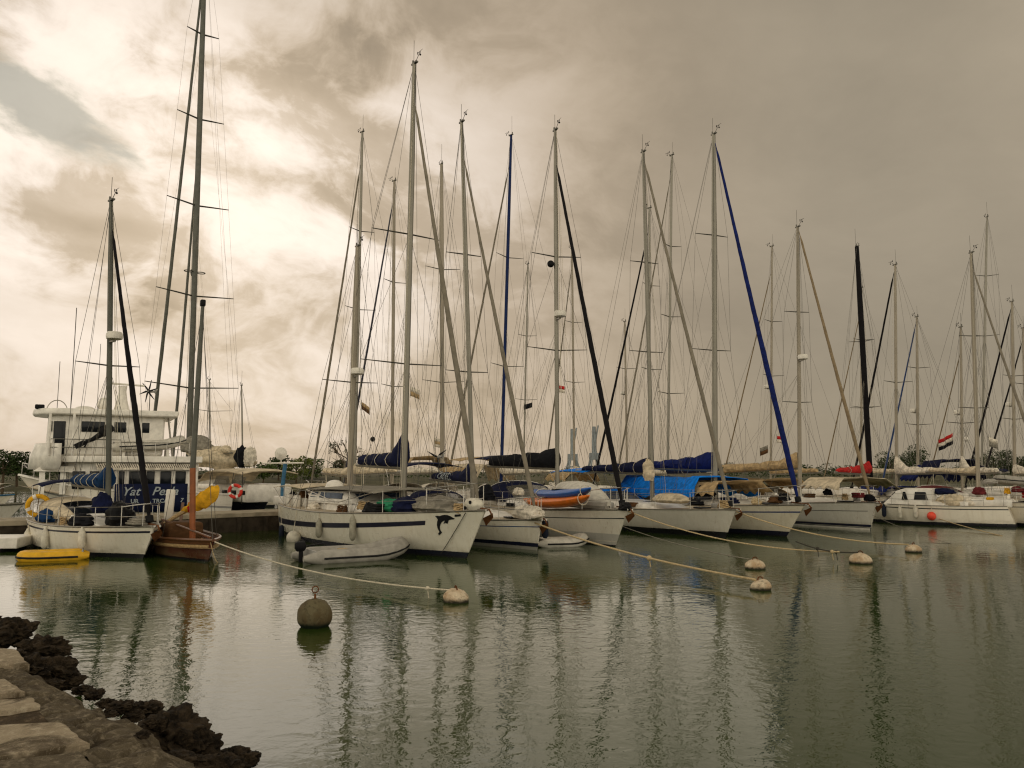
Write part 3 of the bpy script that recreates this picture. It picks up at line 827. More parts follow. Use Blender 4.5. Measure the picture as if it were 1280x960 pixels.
def s_for(tip, aft, px, z=1.5, lo=-1.0, hi=30.0):
    best = None
    for i in range(600):
        s = lerp(lo, hi, i / 599); p = tip + aft * s
        if p.y < 3: continue
        e = abs(proj((p.x, p.y, z))[0] - px)
        if best is None or e < best[0]: best = (e, s)
    return best[1]
def hull_uz(y, px, py, side):
    """u, z on a hull's side where it is seen at a photo pixel"""
    best = None; H = y.H
    for i in range(161):
        u = i / 160
        for j in range(41):
            z = H.sheer(u) * (j / 40)
            q = proj(y.M @ H.p(u, z, side)); e = (q[0] - px) ** 2 + (q[1] - py) ** 2
            if best is None or e < best[0]: best = (e, u, z)
    return best[1], best[2]

# ------------------------------------------------------------------ front row, bows towards the mooring buoys
GF = 'sailing yachts moored stern-to along the jetty'
Y = {}
def front(key, label, wl, tip, px, s, L, B, mastpx, cfg, jib, hull, seed, fixL=False, far=True, masts=None, name='sailing_yacht', cat='sailboat', fbmax=2.0):
    T, a, rake, fb = solve_front(wl, tip, px, s, far=far)
    fb = min(fb, fbmax)
    ml = []
    for m in (masts or []):
        m = dict(m)
        m['lx'] = L / 2 - s_for(T, a, m['px'], fb + .3)
        ml.append(m)
    print(key, 'tip', [round(v, 1) for v in T], 'aft', [round(v, 2) for v in a], 'rake %.2f fb %.2f' % (rake, fb), 'mast s', [round(L / 2 - m['lx'], 1) for m in ml])
    Y[key] = make_yacht(label, GF, T, a, L, B, fb, rake, hull, None, ml, jib, cfg, seed, name, cat)
    Y[key].a = a; Y[key].T = T; Y[key].L = L
    for m in Y[key].masts: print('   mast h %.1f' % m['tl'].z)
    return Y[key]

front('B0', 'small ivory sloop with blue sail cover and a yellow dinghy beside it', (179, 698), (193, 658), 73, 7.5, 7.5, 2.7, None,
      dict(roof=dict(xa=-.20, xb=.24, ratio=.6, h=.36, windows=3), line=(.80, .86, 'stripe_navy', .0, .99), hood=dict(m='cv_cream', wm='glass_dark', x0=-.36, x1=-.04, h=.62, w=.95), bim=dict(m='cv_navy', x0=-.49, x1=-.36, zt=1.15, w=.9), rl=.55, wheel=False, mid=.9, aft=.95, anchor=True),
      dict(py=288, m='mast_black', r0=.05, r1=.095), 'hull_ivory', 3,
      masts=[dict(px=135, top=(139, 251), r=.085, m='mast_green_grey', sp=(457,), spl=.95, radar=366 + 56, boom=dict(L=2.9, h=.80, m='cv_teal', h0=.55, h1=.34, w0=.26, w1=.2, hump=.30), sweep=.1)])

front('B1', 'large white ketch with a navy stripe and a leaping dolphin on the bow', (583, 698), (606, 638), 381, 13.8, 13.8, 4.1, None,
      dict(roof=dict(xa=-.26, xb=.30, ratio=.60, h=.50, windows=6, wl=.5, wh=.17, front=2.0), line=((.34, .71), (.54, .81), 'stripe_navy', .03, .875), mid=.80, aft=.86, rs=.75, tr=.55, counter=.25, wheel=True, rl=.66, flare=.35, fine=2.3),
      dict(py=131, m='sail_grey', r0=.05, r1=.09), 'hull_ketch', 11,
      masts=[dict(px=504, top=(518, 80), r=.105, m='alu', sp=(293, 455), spl=1.5, boom=dict(L=3.6, h=1.15, m='cv_navy', h0=.60, h1=.36, w0=.26, w1=.17, hump=.75, ties=3)),
             dict(px=437, top=(447, 308), r=.115, m='mast_white', sp=(478,), spl=1.1, radar=466, backstay=False, boom=dict(L=2.6, h=.95, m='cv_cream', h0=.30, h1=.2, w0=.15, w1=.11, hump=.1))])

front('B2', 'white sloop with a lettered blue sail cover and folded wheelchair-thin bow rail', (671, 688), (677, 650), 592, 4.9, 11.5, 3.7, None,
      dict(roof=dict(xa=-.20, xb=.25, ratio=.6, h=.40, wm='glass_dark'), line=(.76, .79, 'stripe_blue', 0, 1), hood=dict(m='cv_navy', h=.75), bim=dict(m='cv_navy', zt=1.85), wgen=dict(y=1.2, h=2.2)),
      dict(py=200, m='sail_grey', r0=.045, r1=.08), 'hull_white_a', 21,
      masts=[dict(px=592, top=(577, 153), r=.09, m='alu', sp=(318, 465), spl=.85, boom=dict(L=4.0, h=.95, m='cv_navy', h0=.55, h1=.24, w0=.2, w1=.13, hump=.40, ties=1))])
Y['B2'].root['label'] = 'white sloop with a lettered dark blue sail cover beside the dolphin ketch'

front('B3', 'white yacht carrying a blue kayak stacked on an orange one on its foredeck', (769, 683), (783, 637), 697, 5.4, 13.0, 4.1, None,
      dict(roof=dict(xa=-.20, xb=.20, ratio=.6, h=.42), line=(.75, .775, 'stripe_black', 0, 1), hood=dict(m='cv_navy', h=.8, w=1.35), bim=dict(m='cv_navy', zt=1.95), rs=-.4),
      dict(py=208, m='mast_black', r0=.06, r1=.10), 'hull_white_b', 31,
      masts=[dict(px=697, top=(694, 163), r=.09, m='alu', sp=(321, 438), spl=1.25, sweep=-.05, radar=395, ball=331, boom=dict(L=4.3, h=1.25, m='cv_black', h0=.78, h1=.42, w0=.26, w1=.17, hump=.12, ties=0, cl=1.02, swing=-1.3))])

front('B4', 'white yacht with a navy boom cover and pale furled jib, bow closest to bright blue awning', (907, 672), (919, 637), 816, 5.6, 13.0, 4.2, None,
      dict(roof=dict(xa=-.22, xb=.24, ratio=.6, h=.36), hood=dict(m='cv_bright', h=.6, w=1.3), bim=dict(m='cv_bright', zt=1.55, x0=-.50, x1=-.22, w=1.5), rs=-.4),
      dict(py=205, m='sail_grey', r0=.055, r1=.085), 'hull_white_c', 41,
      masts=[dict(px=816, top=(804, 190), r=.10, m='alu', sp=(328, 440), spl=.85, boom=dict(L=4.6, h=1.2, m='cv_navy', h0=.66, h1=.22, w0=.22, w1=.14, hump=.12, ties=4, swing=-1.3))])
Y['B4'].root['label'] = 'white yacht with a navy boom cover and thick pale furled headsail over its bow'

front('B5', 'cream hulled yacht with a royal blue furled headsail slanting to its bow', (983, 671), (1003, 631), 893, 5.4, 12.5, 4.0, None,
      dict(roof=dict(xa=-.22, xb=.24, ratio=.6, h=.36), line=(.76, .80, 'stripe_blue', 0, 1), hood=dict(m='cv_tan', h=.6), bim=dict(m='cv_tan', zt=1.5), rs=-.4),
      dict(py=180, m='cv_blue', r0=.06, r1=.115), 'hull_white_d', 51,
      masts=[dict(px=894, top=(892, 168), r=.125, m='alu', sp=(294, 438), spl=1.0, boom=dict(L=4.6, h=1.2, m='cv_blue', h0=.80, h1=.26, w0=.24, w1=.14, hump=.12, ties=2, tm='cv_navy', swing=-1.0))])

front('B6', 'pale grey yacht with a tan sail cover and a white waterline band', (1088, 663), (1095, 628), 1000, 5.6, 13.0, 4.2, None,
      dict(roof=dict(xa=-.22, xb=.24, ratio=.6, h=.36), line=(.68, .70, 'stripe_black', .3, .98), strips=[(.115, .20, 'stripe_navy', .0, 1), (.0, .07, 'plastic_white', 0, 1)], hood=dict(m='cv_tan', h=.6), bim=dict(m='cv_tan', zt=1.7), rs=-.4),
      dict(py=290, m='sail_tan', r0=.055, r1=.085), 'hull_grey', 61,
      masts=[dict(px=1000, top=(997, 284), r=.10, m='mast_white', sp=(390, 503), spl=.8, radar=448, boom=dict(L=4.4, h=1.35, rise=-.25, m='cv_tan', h0=.55, h1=.34, w0=.24, w1=.17, hump=.35, ties=0, swing=-2.6))])

front('B8', 'white yacht cut off by the right edge, its pale headsail slanting out of frame', (1312, 660), (1322, 628), 1223, 5.2, 12.0, 3.8, None,
      dict(roof=dict(xa=-.22, xb=.24, ratio=.6, h=.36), line=(.80, .83, 'stripe_black', 0, 1), hood=dict(m='cv_maroon', h=.6)),
      dict(py=338, m='sail_grey', r0=.045, r1=.075), 'hull_plain', 81,
      masts=[dict(px=1223, top=(1214, 316), r=.105, m='mast_white', sp=(420, 510), spl=.8, boom=dict(L=4.2, h=1.1, m='cv_cream', h0=.35, h1=.2, hump=.1, ties=0))])

# ------------------------------------------------------------------ back row and farther boats, bows away to the left
GB = 'sailing yachts berthed on the far side of the jetty'
def back(label, mpx, Yd, top, jibpx, jpy, jm, sp, L=12.5, s=5.2, r=.085, mm='mast_white', spl=.95, cover='cv_cream', seed=0, jr=(.04, .075), hull='hull_plain', cfg=None, group=GB, radar=None, far=True, nosail=False, hump=.2, boomL=4.2, cl=.5):
    mp = D(mpx, 600, Yd); mp.z = 0
    # aft direction: the bow lies s metres off and is seen at column jibpx
    best = None
    for i in range(-900, 901):
        th = math.pi * i / 900; d = Vector((math.sin(th), math.cos(th), 0)); b = mp + d * s
        if (d.y > 0) != far: continue
        e = abs(proj((b.x, b.y, 1.3))[0] - jibpx)
        if best is None or e < best[0] - 1e-6: best = (e, d)
    fwd = best[1]; tip = mp + fwd * s
    m = dict(lx=L / 2 - s, top=top, r=r, m=mm, sp=sp, spl=spl)
    if radar: m['radar'] = radar
    if not nosail: m['boom'] = dict(L=boomL, h=.95, m=cover, h0=cl, h1=.24, w0=.2, w1=.13, hump=hump, ties=2)
    c = dict(detail=0, roof=dict(xa=-.2, xb=.25, ratio=.6, h=.42, windows=3)); c.update(cfg or {})
    j = dict(py=jpy, m=jm, r0=jr[0], r1=jr[1]) if jpy else None
    y = make_yacht(label, group, tip, -fwd, L, L * .31, 1.25, .8, hull, None, [m], j, c, seed)
    print('back', mpx, 'fwd', [round(v, 2) for v in fwd], 'h %.1f' % y.masts[0]['tl'].z)
    return y
K = {}
K[1] = back('yacht behind the ketch whose grey headsail slants left past the green bushes', 443, 43, (453, 165), 384, 205, 'sail_grey', (289, 387), seed=101, L=13, r=.09, mm='alu', jr=(.05, .075), cfg=dict(detail=1, hood=dict(m='cv_grey')))
K[2] = back('yacht behind the ketch with a black masthead lamp and narrow navy headsail', 490, 45, (493, 226), 424, 252, 'stripe_navy', (353, 483), seed=102, r=.105, mm='mast_white', jr=(.05, .075), cover='cv_white', cfg=dict(hood=dict(m='cv_white')))
K[3] = back('yacht with a stout cream mast, two level spreaders and no furled headsail', 553, 44, (552, 205), 520, None, None, (337, 478), seed=103, r=.125, hull='hull_white_d', mm='mast_white', spl=1.2, cover='cv_tan', cfg=dict(bim=dict(m='cv_tan', zt=1.9)))
K[4] = back('yacht with a deep blue mast and a grey headsail slanting left', 626, 46, (639, 169), 553, 208, 'sail_grey', (322, 458), seed=104, r=.105, mm='mast_blue', spl=1.25, jr=(.05, .075), cover='cv_white', L=14, s=5.6)
K[5] = back('distant yacht with a slim pale mast right of the one with the black sail cover', 718, 60, (715, 310), 677, 335, 'sail_grey', (403, 478), seed=105, r=.09, hull='hull_red', spl=.9, cover='cv_cream')
K[6] = back('far yacht with a short pale mast crossed by black furled sails', 784, 62, (781, 402), 752, None, None, (461,), seed=106, r=.085, spl=.9, cover='cv_cream', L=10, s=4, radar=491, boomL=3.2)
K[7] = back('yacht with a black ball at its masthead and a black headsail slanting left', 811, 49, (812, 260), 736, 290, 'mast_black', (357, 462), seed=107, r=.09, hull='hull_navy', mm='alu', jr=(.055, .085), cover='cv_white')
K[8] = back('yacht with a tall thin pole mast, forward swept spreaders and a grey headsail', 834, 46, (840, 194), 764, 222, 'sail_grey', (308, 396, 492), seed=108, r=.08, mm='alu', spl=1.0, jr=(.035, .06), cover='cv_navy')
K[9] = back('yacht with a cream mast standing left of the tan sail cover', 963, 54, (965, 308), 897, 342, 'sail_tan', (402, 470), seed=109, r=.085, hull='hull_navy', jr=(.035, .05), cover='cv_tan', radar=483)
K[10] = back('yacht with a thick black carbon mast and a red sail cover', 1088, 49, (1071, 308), 1120, None, None, (427, 510), seed=110, r=.17, mm='mast_black', cover='cv_red', spl=.9, boomL=6.0, cl=.72, far=True)
K[11] = back('yacht with a pale mast half hidden behind the black mast', 1076, 60, (1077, 360), 1025, 389, 'sail_tan', (425, 509), seed=111, r=.085, hull='hull_navy', jr=(.035, .05), cover='cv_cream')
K[12] = back('yacht with a cream boom cover and a black headsail, behind the cabin boat', 1120, 47, (1119, 331), 1060, 340, 'mast_black', (478,), seed=112, r=.095, jr=(.055, .08), cover='cv_white', hump=.7, cl=.55, boomL=4.5, L=11.5, s=4.6)
K[13] = back('yacht with a dark blue headsail whose pale mast rises above the cabin boat', 1147, 52, (1146, 396), 1098, 405, 'stripe_blue', (460, 531), seed=113, r=.095, jr=(.05, .07), radar=513, cover='cv_blue', L=11, s=4.4)
K[14] = back('yacht with a white headsail slanting left beside the red striped flag', 1202, 45, (1201, 409), 1154, 443, 'sail_tan', (529,), seed=114, r=.075, jr=(.03, .04), radar=515, cover='cv_white', hump=.75, L=10.5, s=4.4, boomL=3.6)
K[15] = back('yacht whose bare mast shows its tip beside the rightmost leaning mast', 1226, 58, (1234, 271), 1190, None, None, (345, 420), seed=115, r=.085, mm='alu', cover='cv_navy')
K[16] = back('yacht near the right edge with a stout cream mast and black headsail', 1268, 50, (1265, 377), 1202, 386, 'mast_black', (470, 524), seed=116, r=.105, jr=(.055, .08), radar=478 + 27, cover='cv_white')
K[17] = back('yacht at the right edge with twin black furled sails below a cream mast', 1283, 54, (1279, 410), 1222, 426, 'mast_black', (480,), seed=117, r=.09, jr=(.05, .075), cover='cv_maroon')
K[18] = back('tiny distant yacht with a wide single spreader seen above the canopy cruiser', 263, 64, (262, 475), 240, None, None, (514,), seed=118, r=.06, spl=1.7, L=9, s=3.6, nosail=True, mm='alu')
K[19] = back('tiny distant yacht with a bare pole mast above the canopy cruiser', 304, 60, (302, 482), 288, None, None, (), seed=119, r=.06, L=8.5, s=3.4, nosail=True, mm='alu')
K[20] = back('yacht behind the blue-masted one, only its slim mast standing clear', 654, 62, (660, 330), 620, None, None, (420, 500), seed=120, r=.07, mm='alu', cover='cv_white')
K[20].root['label'] = 'distant yacht with the slimmest mast, between the deep blue mast and the radar mast'

# the tall ketch beyond the trawler yacht: main mast leaves the top of the frame
mp = D(235, 600, 56); tipp = D(186, 600, 61); mp.z = tipp.z = 0
fw_ = (tipp - mp); s_ = fw_.length; fw_.normalize()
tall = make_yacht('tallest yacht, its four-spreader mast leaving the top of the picture', GB, tipp + fw_ * .6, -fw_, 15.5, 4.6, 1.6, 1.2, 'hull_plain', None,
    [dict(lx=7.75 - s_ - .6, top=(253.5, 2), ext=5, r=.21, m='mast_green_grey', sp=(43, 149, 257, 370, 485), spl=3.3, spr=2.2, sweep=.12, boom=dict(L=6.0, h=1.9, m='cv_cream', h0=.75, h1=.5, w0=.34, w1=.24, hump=.7, bm='alu', swing=-.2))],
    dict(py=-40, m='mast_green_grey', r0=.10, r1=.15), dict(detail=0, roof=dict(xa=-.2, xb=.2, ratio=.6, h=.6, windows=4), hood=dict(m='cv_cream')), 131)
inner = Vector((tall.masts[0]['bz'].x + 2.9, 0, 1.9))
jb = jib_mb(tall.masts[0]['at_py'](196) + Vector((.15, 0, 0)), inner, .085, .12, 5).build('furled_headsail', 'mast_green_grey', tall.root)
ar = MB(); c_ = tall.masts[0]['at_py'](340)
for k in (-1, 1): ar.torus(c_ + Vector((.0, .45 * k, 0)), .28, .035, 16, 6)
ar.ball(c_ + Vector((.25, 0, 0)), (.2, .2, .32)); ar.build('aerial', 'alu_dark', tall.root)

# white cabin boat lying with its bow to the left
tb = W(1090, 652); tb.z = 0; st_ = W(1243, 657); st_.z = 0
fw_ = (tb - st_).normalized()
b7 = make_yacht('white cabin motorsailer with large side windows and a red ball fender', GF, tb + fw_ * .5, -fw_, (tb - st_).length + 1.1, 2.5, .92, .55, 'hull_plain', None, [], None,
    dict(detail=1, roof=False, line=(.82, .87, 'stripe_black', .0, 1), mid=.95, aft=.98, rl=.5, anchor=True, rs=.3, tr=.75) if False else
    dict(detail=1, roof=dict(xa=-.26, xb=.36, ratio=.74, h=.26, windows=0, front=1.2), line=(.82, .87, 'stripe_black', .0, 1), mid=.95, aft=.98, rl=.5, rs=.3, tr=.75), 71, 'cabin_boat', 'motorsailer')
Y['B7'] = b7; b7.L = b7.H.L

# ------------------------------------------------------------------ jetty
def prism_path(pts, w, z0, z1):
    """a walkway of width w behind the polyline pts (plan)"""
    mb = MB(); n = len(pts); L_, R_ = [], []
    for i in range(n):
        a = Vector(pts[max(i - 1, 0)]); b = Vector(pts[min(i + 1, n - 1)]); d = (b - a).normalized()
        L_.append(Vector(pts[i])); R_.append(Vector(pts[i]) + Vector((-d.y, d.x)) * w)
    rings = [[(l.x, l.y, z0), (l.x, l.y, z1), (r.x, r.y, z1), (r.x, r.y, z0)] for l, r in zip(L_, R_)]
    return mb.loft(rings)
mat('concrete', (.34, .29, .21), .85, var=.3, scale=2.2, bump=.3, bscale=20)
mat('dark_wood', (.045, .035, .025), .85, var=.35, scale=4)
JP = [(-21, 24.8), (-14.6, 29.3), (-9.6, 34.3), (0, 39.8), (8, 43.4), (15.5, 47.4)]
jet = prism_path(JP, 2.2, .58, .76).build('jetty', 'concrete', None, bevel=.02)
tag(jet, 'long low concrete jetty with a pale edge running behind the moored yachts', 'jetty')
prism_path([(x + .05, y + .10) for x, y in JP], 2.0, -.2, .578).build('fender_beam', 'dark_wood', jet)
for i in range(6):
    a, b_ = Vector(JP[1]), Vector(JP[2]); p = a.lerp(b_, (i + .3) / 6)
    MB().tube([(p.x + .02, p.y - .02, -.6), (p.x + .02, p.y - .02, .56)], .11, 8).build('pile', 'dark_wood', jet)
pl = MB(); a = D(-30, 690, 24.6); b_ = D(33, 690, 25.1)
pl.add([(a.x - 3, 24.2, .1), (b_.x, 24.6, .1), (b_.x - .4, 26.2, .1), (a.x - 3, 25.8, .1), (a.x - 3, 24.2, .42), (b_.x, 24.6, .42), (b_.x - .4, 26.2, .42), (a.x - 3, 25.8, .42)], [(3, 2, 1, 0), (4, 5, 6, 7), (0, 1, 5, 4), (1, 2, 6, 5), (2, 3, 7, 6), (3, 0, 4, 7)])
plo = pl.build('pontoon', 'white_gelcoat', None, bevel=.03); tag(plo, 'low white floating pontoon at the left edge behind the yellow dinghy', 'pontoon')
MB().box(((a.x + b_.x) / 2 - 1.6, 25.1, .0), (b_.x - a.x + 2.4, 1.3, .22)).build('float', 'plastic_black', plo)

# ------------------------------------------------------------------ trawler yacht
fw_ = Vector((-math.cos(R(28)), -math.sin(R(28)), 0)); TL = 8.7
tip = D(23, 597, 35.2); ttip = tip.z + .12; tip.z = 0
loc, rz = place(tip, fw_, TL)
tr = empty('trawler_yacht', loc, rz, 'white two-deck trawler yacht with a wheelhouse, bow to the left', 'motor yacht', 'motor craft')
TM = Matrix.Translation(loc) @ Matrix.Rotation(rz, 4, 'Z')
def tx(px, yy=2.0, z=3.0):
    best = None
    for i in range(800):
        x = lerp(6.5, -7, i / 799); q = proj(TM @ Vector((x, yy, z))); e = abs(q[0] - px)
        if best is None or e < best[0]: best = (e, x)
    return best[1]
def tz(py, px=150, yy=2.0):
    w = TM @ Vector((tx(px, yy), yy, 0)); return D(px, py, w.y).z
TH = Hull(TL, 4.3, ttip, 1.55, 1.35, rb=1.7, rs=-.1, tr=.8, wlr=.92, flare=.55, fine=2.4)
TH.hull_mb().build('hull', 'hull_trawler', tr, ang=50)
TH.deck_mb(drop=.45).build('deck', 'deck', tr)
TH.sheer_tube(.055).build('rail_cap', 'white_gelcoat', tr)
TH.strip(0, .99, lambda u: TH.sheer(u) - .62, lambda u: TH.sheer(u) - .54, .02).build('rubbing_strake', 'plastic_grey', tr)
zU0, zU1 = tz(578), tz(570)          # upper deck slab
zW1 = tz(519); zR = tz(513)
xa, xb = tx(250), tx(82)
def slab(x0, x1, w0, w1, z0, z1, nose=.8, rake=0.0):
    o_ = [(x0, -w0), (x1 - nose, -w1), (x1 - nose * .3, -w1 * .75), (x1, -w1 * .35), (x1, w1 * .35), (x1 - nose * .3, w1 * .75), (x1 - nose, w1), (x0, w0)]
    return MB().loft([[Vector((x, y, z0)) for x, y in o_], [Vector((x + rake, y, z1)) for x, y in o_]])
slab(xa, xb + .2, 1.75, 1.65, 1.1, zU0 + .02, .9).build('deckhouse', 'white_gelcoat', tr, bevel=.10)
slab(xa - .1, xb + .75, 2.12, 2.08, zU0, zU1, 1.2).build('upper_deck', 'white_gelcoat', tr, bevel=.03)
for p0, p1 in ((90, 106), (112, 124), (130, 141), (147, 155), (161, 178), (183, 193), (200, 214), (219, 232)):  # first three panes stand for the shaded interior between the posts
    x0, x1 = tx(p1, 1.76, 2), tx(p0, 1.76, 2)
    MB().rbox(((x0 + x1) / 2, 1.745, (tz(589) + tz(611)) / 2), (abs(x1 - x0), .06, tz(589) - tz(611)), .02, ).build('window', 'glass_dark', tr)
aw = MB(); n = 46; x0, x1 = tx(246, 2.1), tx(122, 2.1); zb_, zt_ = tz(585), tz(579)
for i in range(n):
    x = lerp(x0, x1, i / (n - 1)); aw.box((x, 2.02, (zb_ + zt_) / 2), (.05, .03, zt_ - zb_), ry=R(28))
aw = aw.build('awning_slat', 'cv_white', tr, smooth=False)
MB().box(((x0 + x1) / 2, 2.03, zb_ - .03), (x1 - x0, .05, .09)).build('valance', 'cv_white', aw)
MB().box(((x0 + x1) / 2, 1.90, (zb_ + zt_) / 2), (x1 - x0, .02, zt_ - zb_)).build('valance_backing', 'plastic_black', aw)
# front bulwark of the upper deck
xf = tx(43, .8); xg = tx(68, 1.95)
pb = []
for z, k in ((zU0 - .30, .16), (zU1 + .05, .11), (tz(561), .0), (tz(555), -.05)):
    pb.append([Vector((xg - .25, 1.98, z)), Vector((xg, 1.95, z)), Vector((lerp(xg, xf, .6), 1.5, z)), Vector((xf + k, .8, z)), Vector((xf + .08 + k, 0, z)), Vector((xf + k, -.8, z)), Vector((lerp(xg, xf, .6), -1.5, z)), Vector((xg, -1.95, z)), Vector((xg - .25, -1.98, z))])
MB().grid(pb).build('bridge_bulwark', 'white_gelcoat', tr, solid=.06, ang=22)
# sloping visor over the foredeck
vx0, vx1 = tx(94, 1.6), tx(42, 1.6)
MB().add([(vx0, 1.7, tz(590)), (vx1, 1.6, tz(589)), (vx1, -1.6, tz(589)), (vx0, -1.7, tz(590)), (vx0, 1.6, tz(583)), (vx1 - .3, 1.45, tz(583)), (vx1 - .3, -1.45, tz(583)), (vx0, -1.6, tz(583))], [(3, 2, 1, 0), (4, 5, 6, 7), (0, 1, 5, 4), (1, 2, 6, 5), (2, 3, 7, 6), (3, 0, 4, 7)]).build('foredeck_visor', 'white_gelcoat', tr)
for px in (54, 80):
    xx = tx(px, 1.5); MB().box((xx, 1.45, (1.5 + tz(590)) / 2), (.22, .12, tz(590) - 1.4)).build('visor_post', 'white_gelcoat', tr)
# wheelhouse and roof
wx0, wx1 = tx(203, 1.55), tx(66, 1.55)
slab(wx0, wx1 + .35, 1.5, 1.45, zU1, zW1 + .02, .5, -.06).build('wheelhouse', 'white_gelcoat', tr, bevel=.10)
rf = slab(tx(220, 1.9), tx(44, 1.4) + .25, 1.95, 1.80, zW1 - .03, zR + .04, 1.1, -.06).build('roof', 'white_gelcoat', tr, bevel=.07)
for p0, p1 in ((102, 131), (143, 158), (178, 187)):
    x0, x1 = tx(p1, 1.5, 4.5), tx(p0, 1.5, 4.5)
    MB().rbox(((x0 + x1) / 2, 1.485, (tz(527) + tz(540)) / 2), (abs(x1 - x0), .05, tz(527) - tz(540)), .04).build('window', 'glass_dark', tr)
for q in (-.95, -.3, .3, .95):
    MB().rbox((wx1 + .30 - abs(q) * .22, q, (tz(527) + tz(540)) / 2), (.07, .50, tz(527) - tz(540)), .03, rz=-.32 * q).build('window', 'glass_dark', tr)
x_ = tx(72, 1.46); MB().rbox((x_, 1.47, (tz(569) + tz(527)) / 2), (.45, .06, tz(527) - tz(568)), .02).build('door', 'glass_dark', tr)
for px in (60, 90):
    xx = tx(px, 1.85); MB().tube([(xx, 1.85, zU1), (xx, 1.85, zW1)], .06, 6).build('roof_post', 'white_gelcoat', tr)
rr = MB()
for dz_ in (.35, .7): rr.tube([(tx(62), 1.98, zU1 + dz_), (tx(150), 1.98, zU1 + dz_)], .018, 5)
for px in (66, 90, 115, 140): rr.tube([(tx(px), 1.98, zU1), (tx(px), 1.98, zU1 + .72)], .016, 5)
rr.build('guardrail', 'steel', tr)
def rp(px, py, yy=.4): return Vector((tx(px, yy, zR), yy, tz(py, px, yy)))
MB().tube([rp(88, 516), rp(88, 385)], .018, 5).build('whip_aerial', 'wire', rf)
MB().tube([rp(71, 516), rp(71, 452)], .014, 5).build('whip_aerial', 'wire', rf)
MB().tube([rp(121, 516), rp(121, 430)], .012, 5).build('whip_aerial', 'wire', rf)
q = rp(106, 512); mb = MB(); mb.ball(q, (.42, .42, .16)); mb.tube([q + Vector((0, 0, -.2)), q], .2, 8); mb.build('satellite_dome', 'plastic_white', rf)
q = rp(130, 510); mb = MB(); mb.ball(q + Vector((0, 0, .15)), (.3, .3, .33)); mb.build('satellite_dome', 'plastic_white', rf)
q = rp(152, 514); mb = MB(); mb.loft([[q + Vector((rx * math.cos(a_ * math.pi / 4), rx * math.sin(a_ * math.pi / 4), z)) for a_ in range(8)] for rx, z in ((.34, 0), (.22, .5), (.16, .9), (.19, 1.15))])
mb.build('funnel', 'plastic_white', rf); MB().tube([q + Vector((.5, 0, 1.25)), q + Vector((-.9, 0, 1.2))], .05, 6).build('radar_scanner', 'plastic_white', rf)
ar = MB(); c_ = rp(71, 506); ar.tube([c_ + Vector((.42 * math.cos(g), 0, .55 * math.sin(g) - .35)) for g in [k_ * math.pi / 10 for k_ in range(11)]], .022, 5); ar.build('antenna_hoop', 'steel', rf)
for px in (46, 50, 53):
    q = rp(px, 519, .9); MB().rbox((q.x, .9, zR + .12), (.16, .16, .2), .04).build('search_light', 'plastic_black', rf)
q = TM @ Vector((tx(184, 0), -.3, zR)); tq = TM.inverted() @ q
wind_gen(tr, tq, 1.05, 6, .55, R(250) - rz, .2)
for px0_, px1_ in ((150, 236),):
    r2 = MB()
    for dz_ in (.3, .6): r2.tube([(tx(px0_), 2.02, zU1 + dz_), (tx(px1_), 2.02, zU1 + dz_)], .014, 5)
    for k in range(7): r2.tube([(lerp(tx(px0_), tx(px1_), k / 6), 2.02, zU1), (lerp(tx(px0_), tx(px1_), k / 6), 2.02, zU1 + .6)], .014, 5)
    r2.build('guardrail', 'steel', tr)
fr = MB()
for u_ in (.70, .78, .86, .93, .985): fr.tube([TH.p(u_, TH.sheer(u_), 1), TH.p(u_, TH.sheer(u_), 1) + Vector((0, 0, .55))], .018, 5)
fr.tube([TH.p(u_, TH.sheer(u_), 1) + Vector((0, 0, .55)) for u_ in (.70, .78, .86, .93, .985)], .02, 5); fr.build('bow_rail', 'steel', tr)
MB().rbox((xb + .2, 0, (tz(589) + tz(609)) / 2), (.10, 2.2, tz(589) - tz(609)), .04).build('window', 'glass_dark', tr)  # dark pane added for the shaded interior under the visor
lad = MB()
for sy_ in (-.2, .2): lad.tube([(tx(214, 1.2, 4) - .1, 1.1 + sy_, zU1), (tx(208, 1.2, 4) - .02, 1.1 + sy_, zR)], .025, 5)
for k in range(7): z_ = lerp(zU1, zR, (k + .5) / 7); lad.tube([(tx(211, 1.2, 4) - .05, .9, z_), (tx(211, 1.2, 4) - .05, 1.3, z_)], .018, 5)
lad.build('ladder', 'steel', tr)
for k in range(0):
    c = TH.p(.16 + k * .22, 1.0, 1, .10)
    f_ = MB(); f_.ball(c, (.13, .13, .38), 10, 8); f_.build('hull_fender', 'fender_grey', tr)

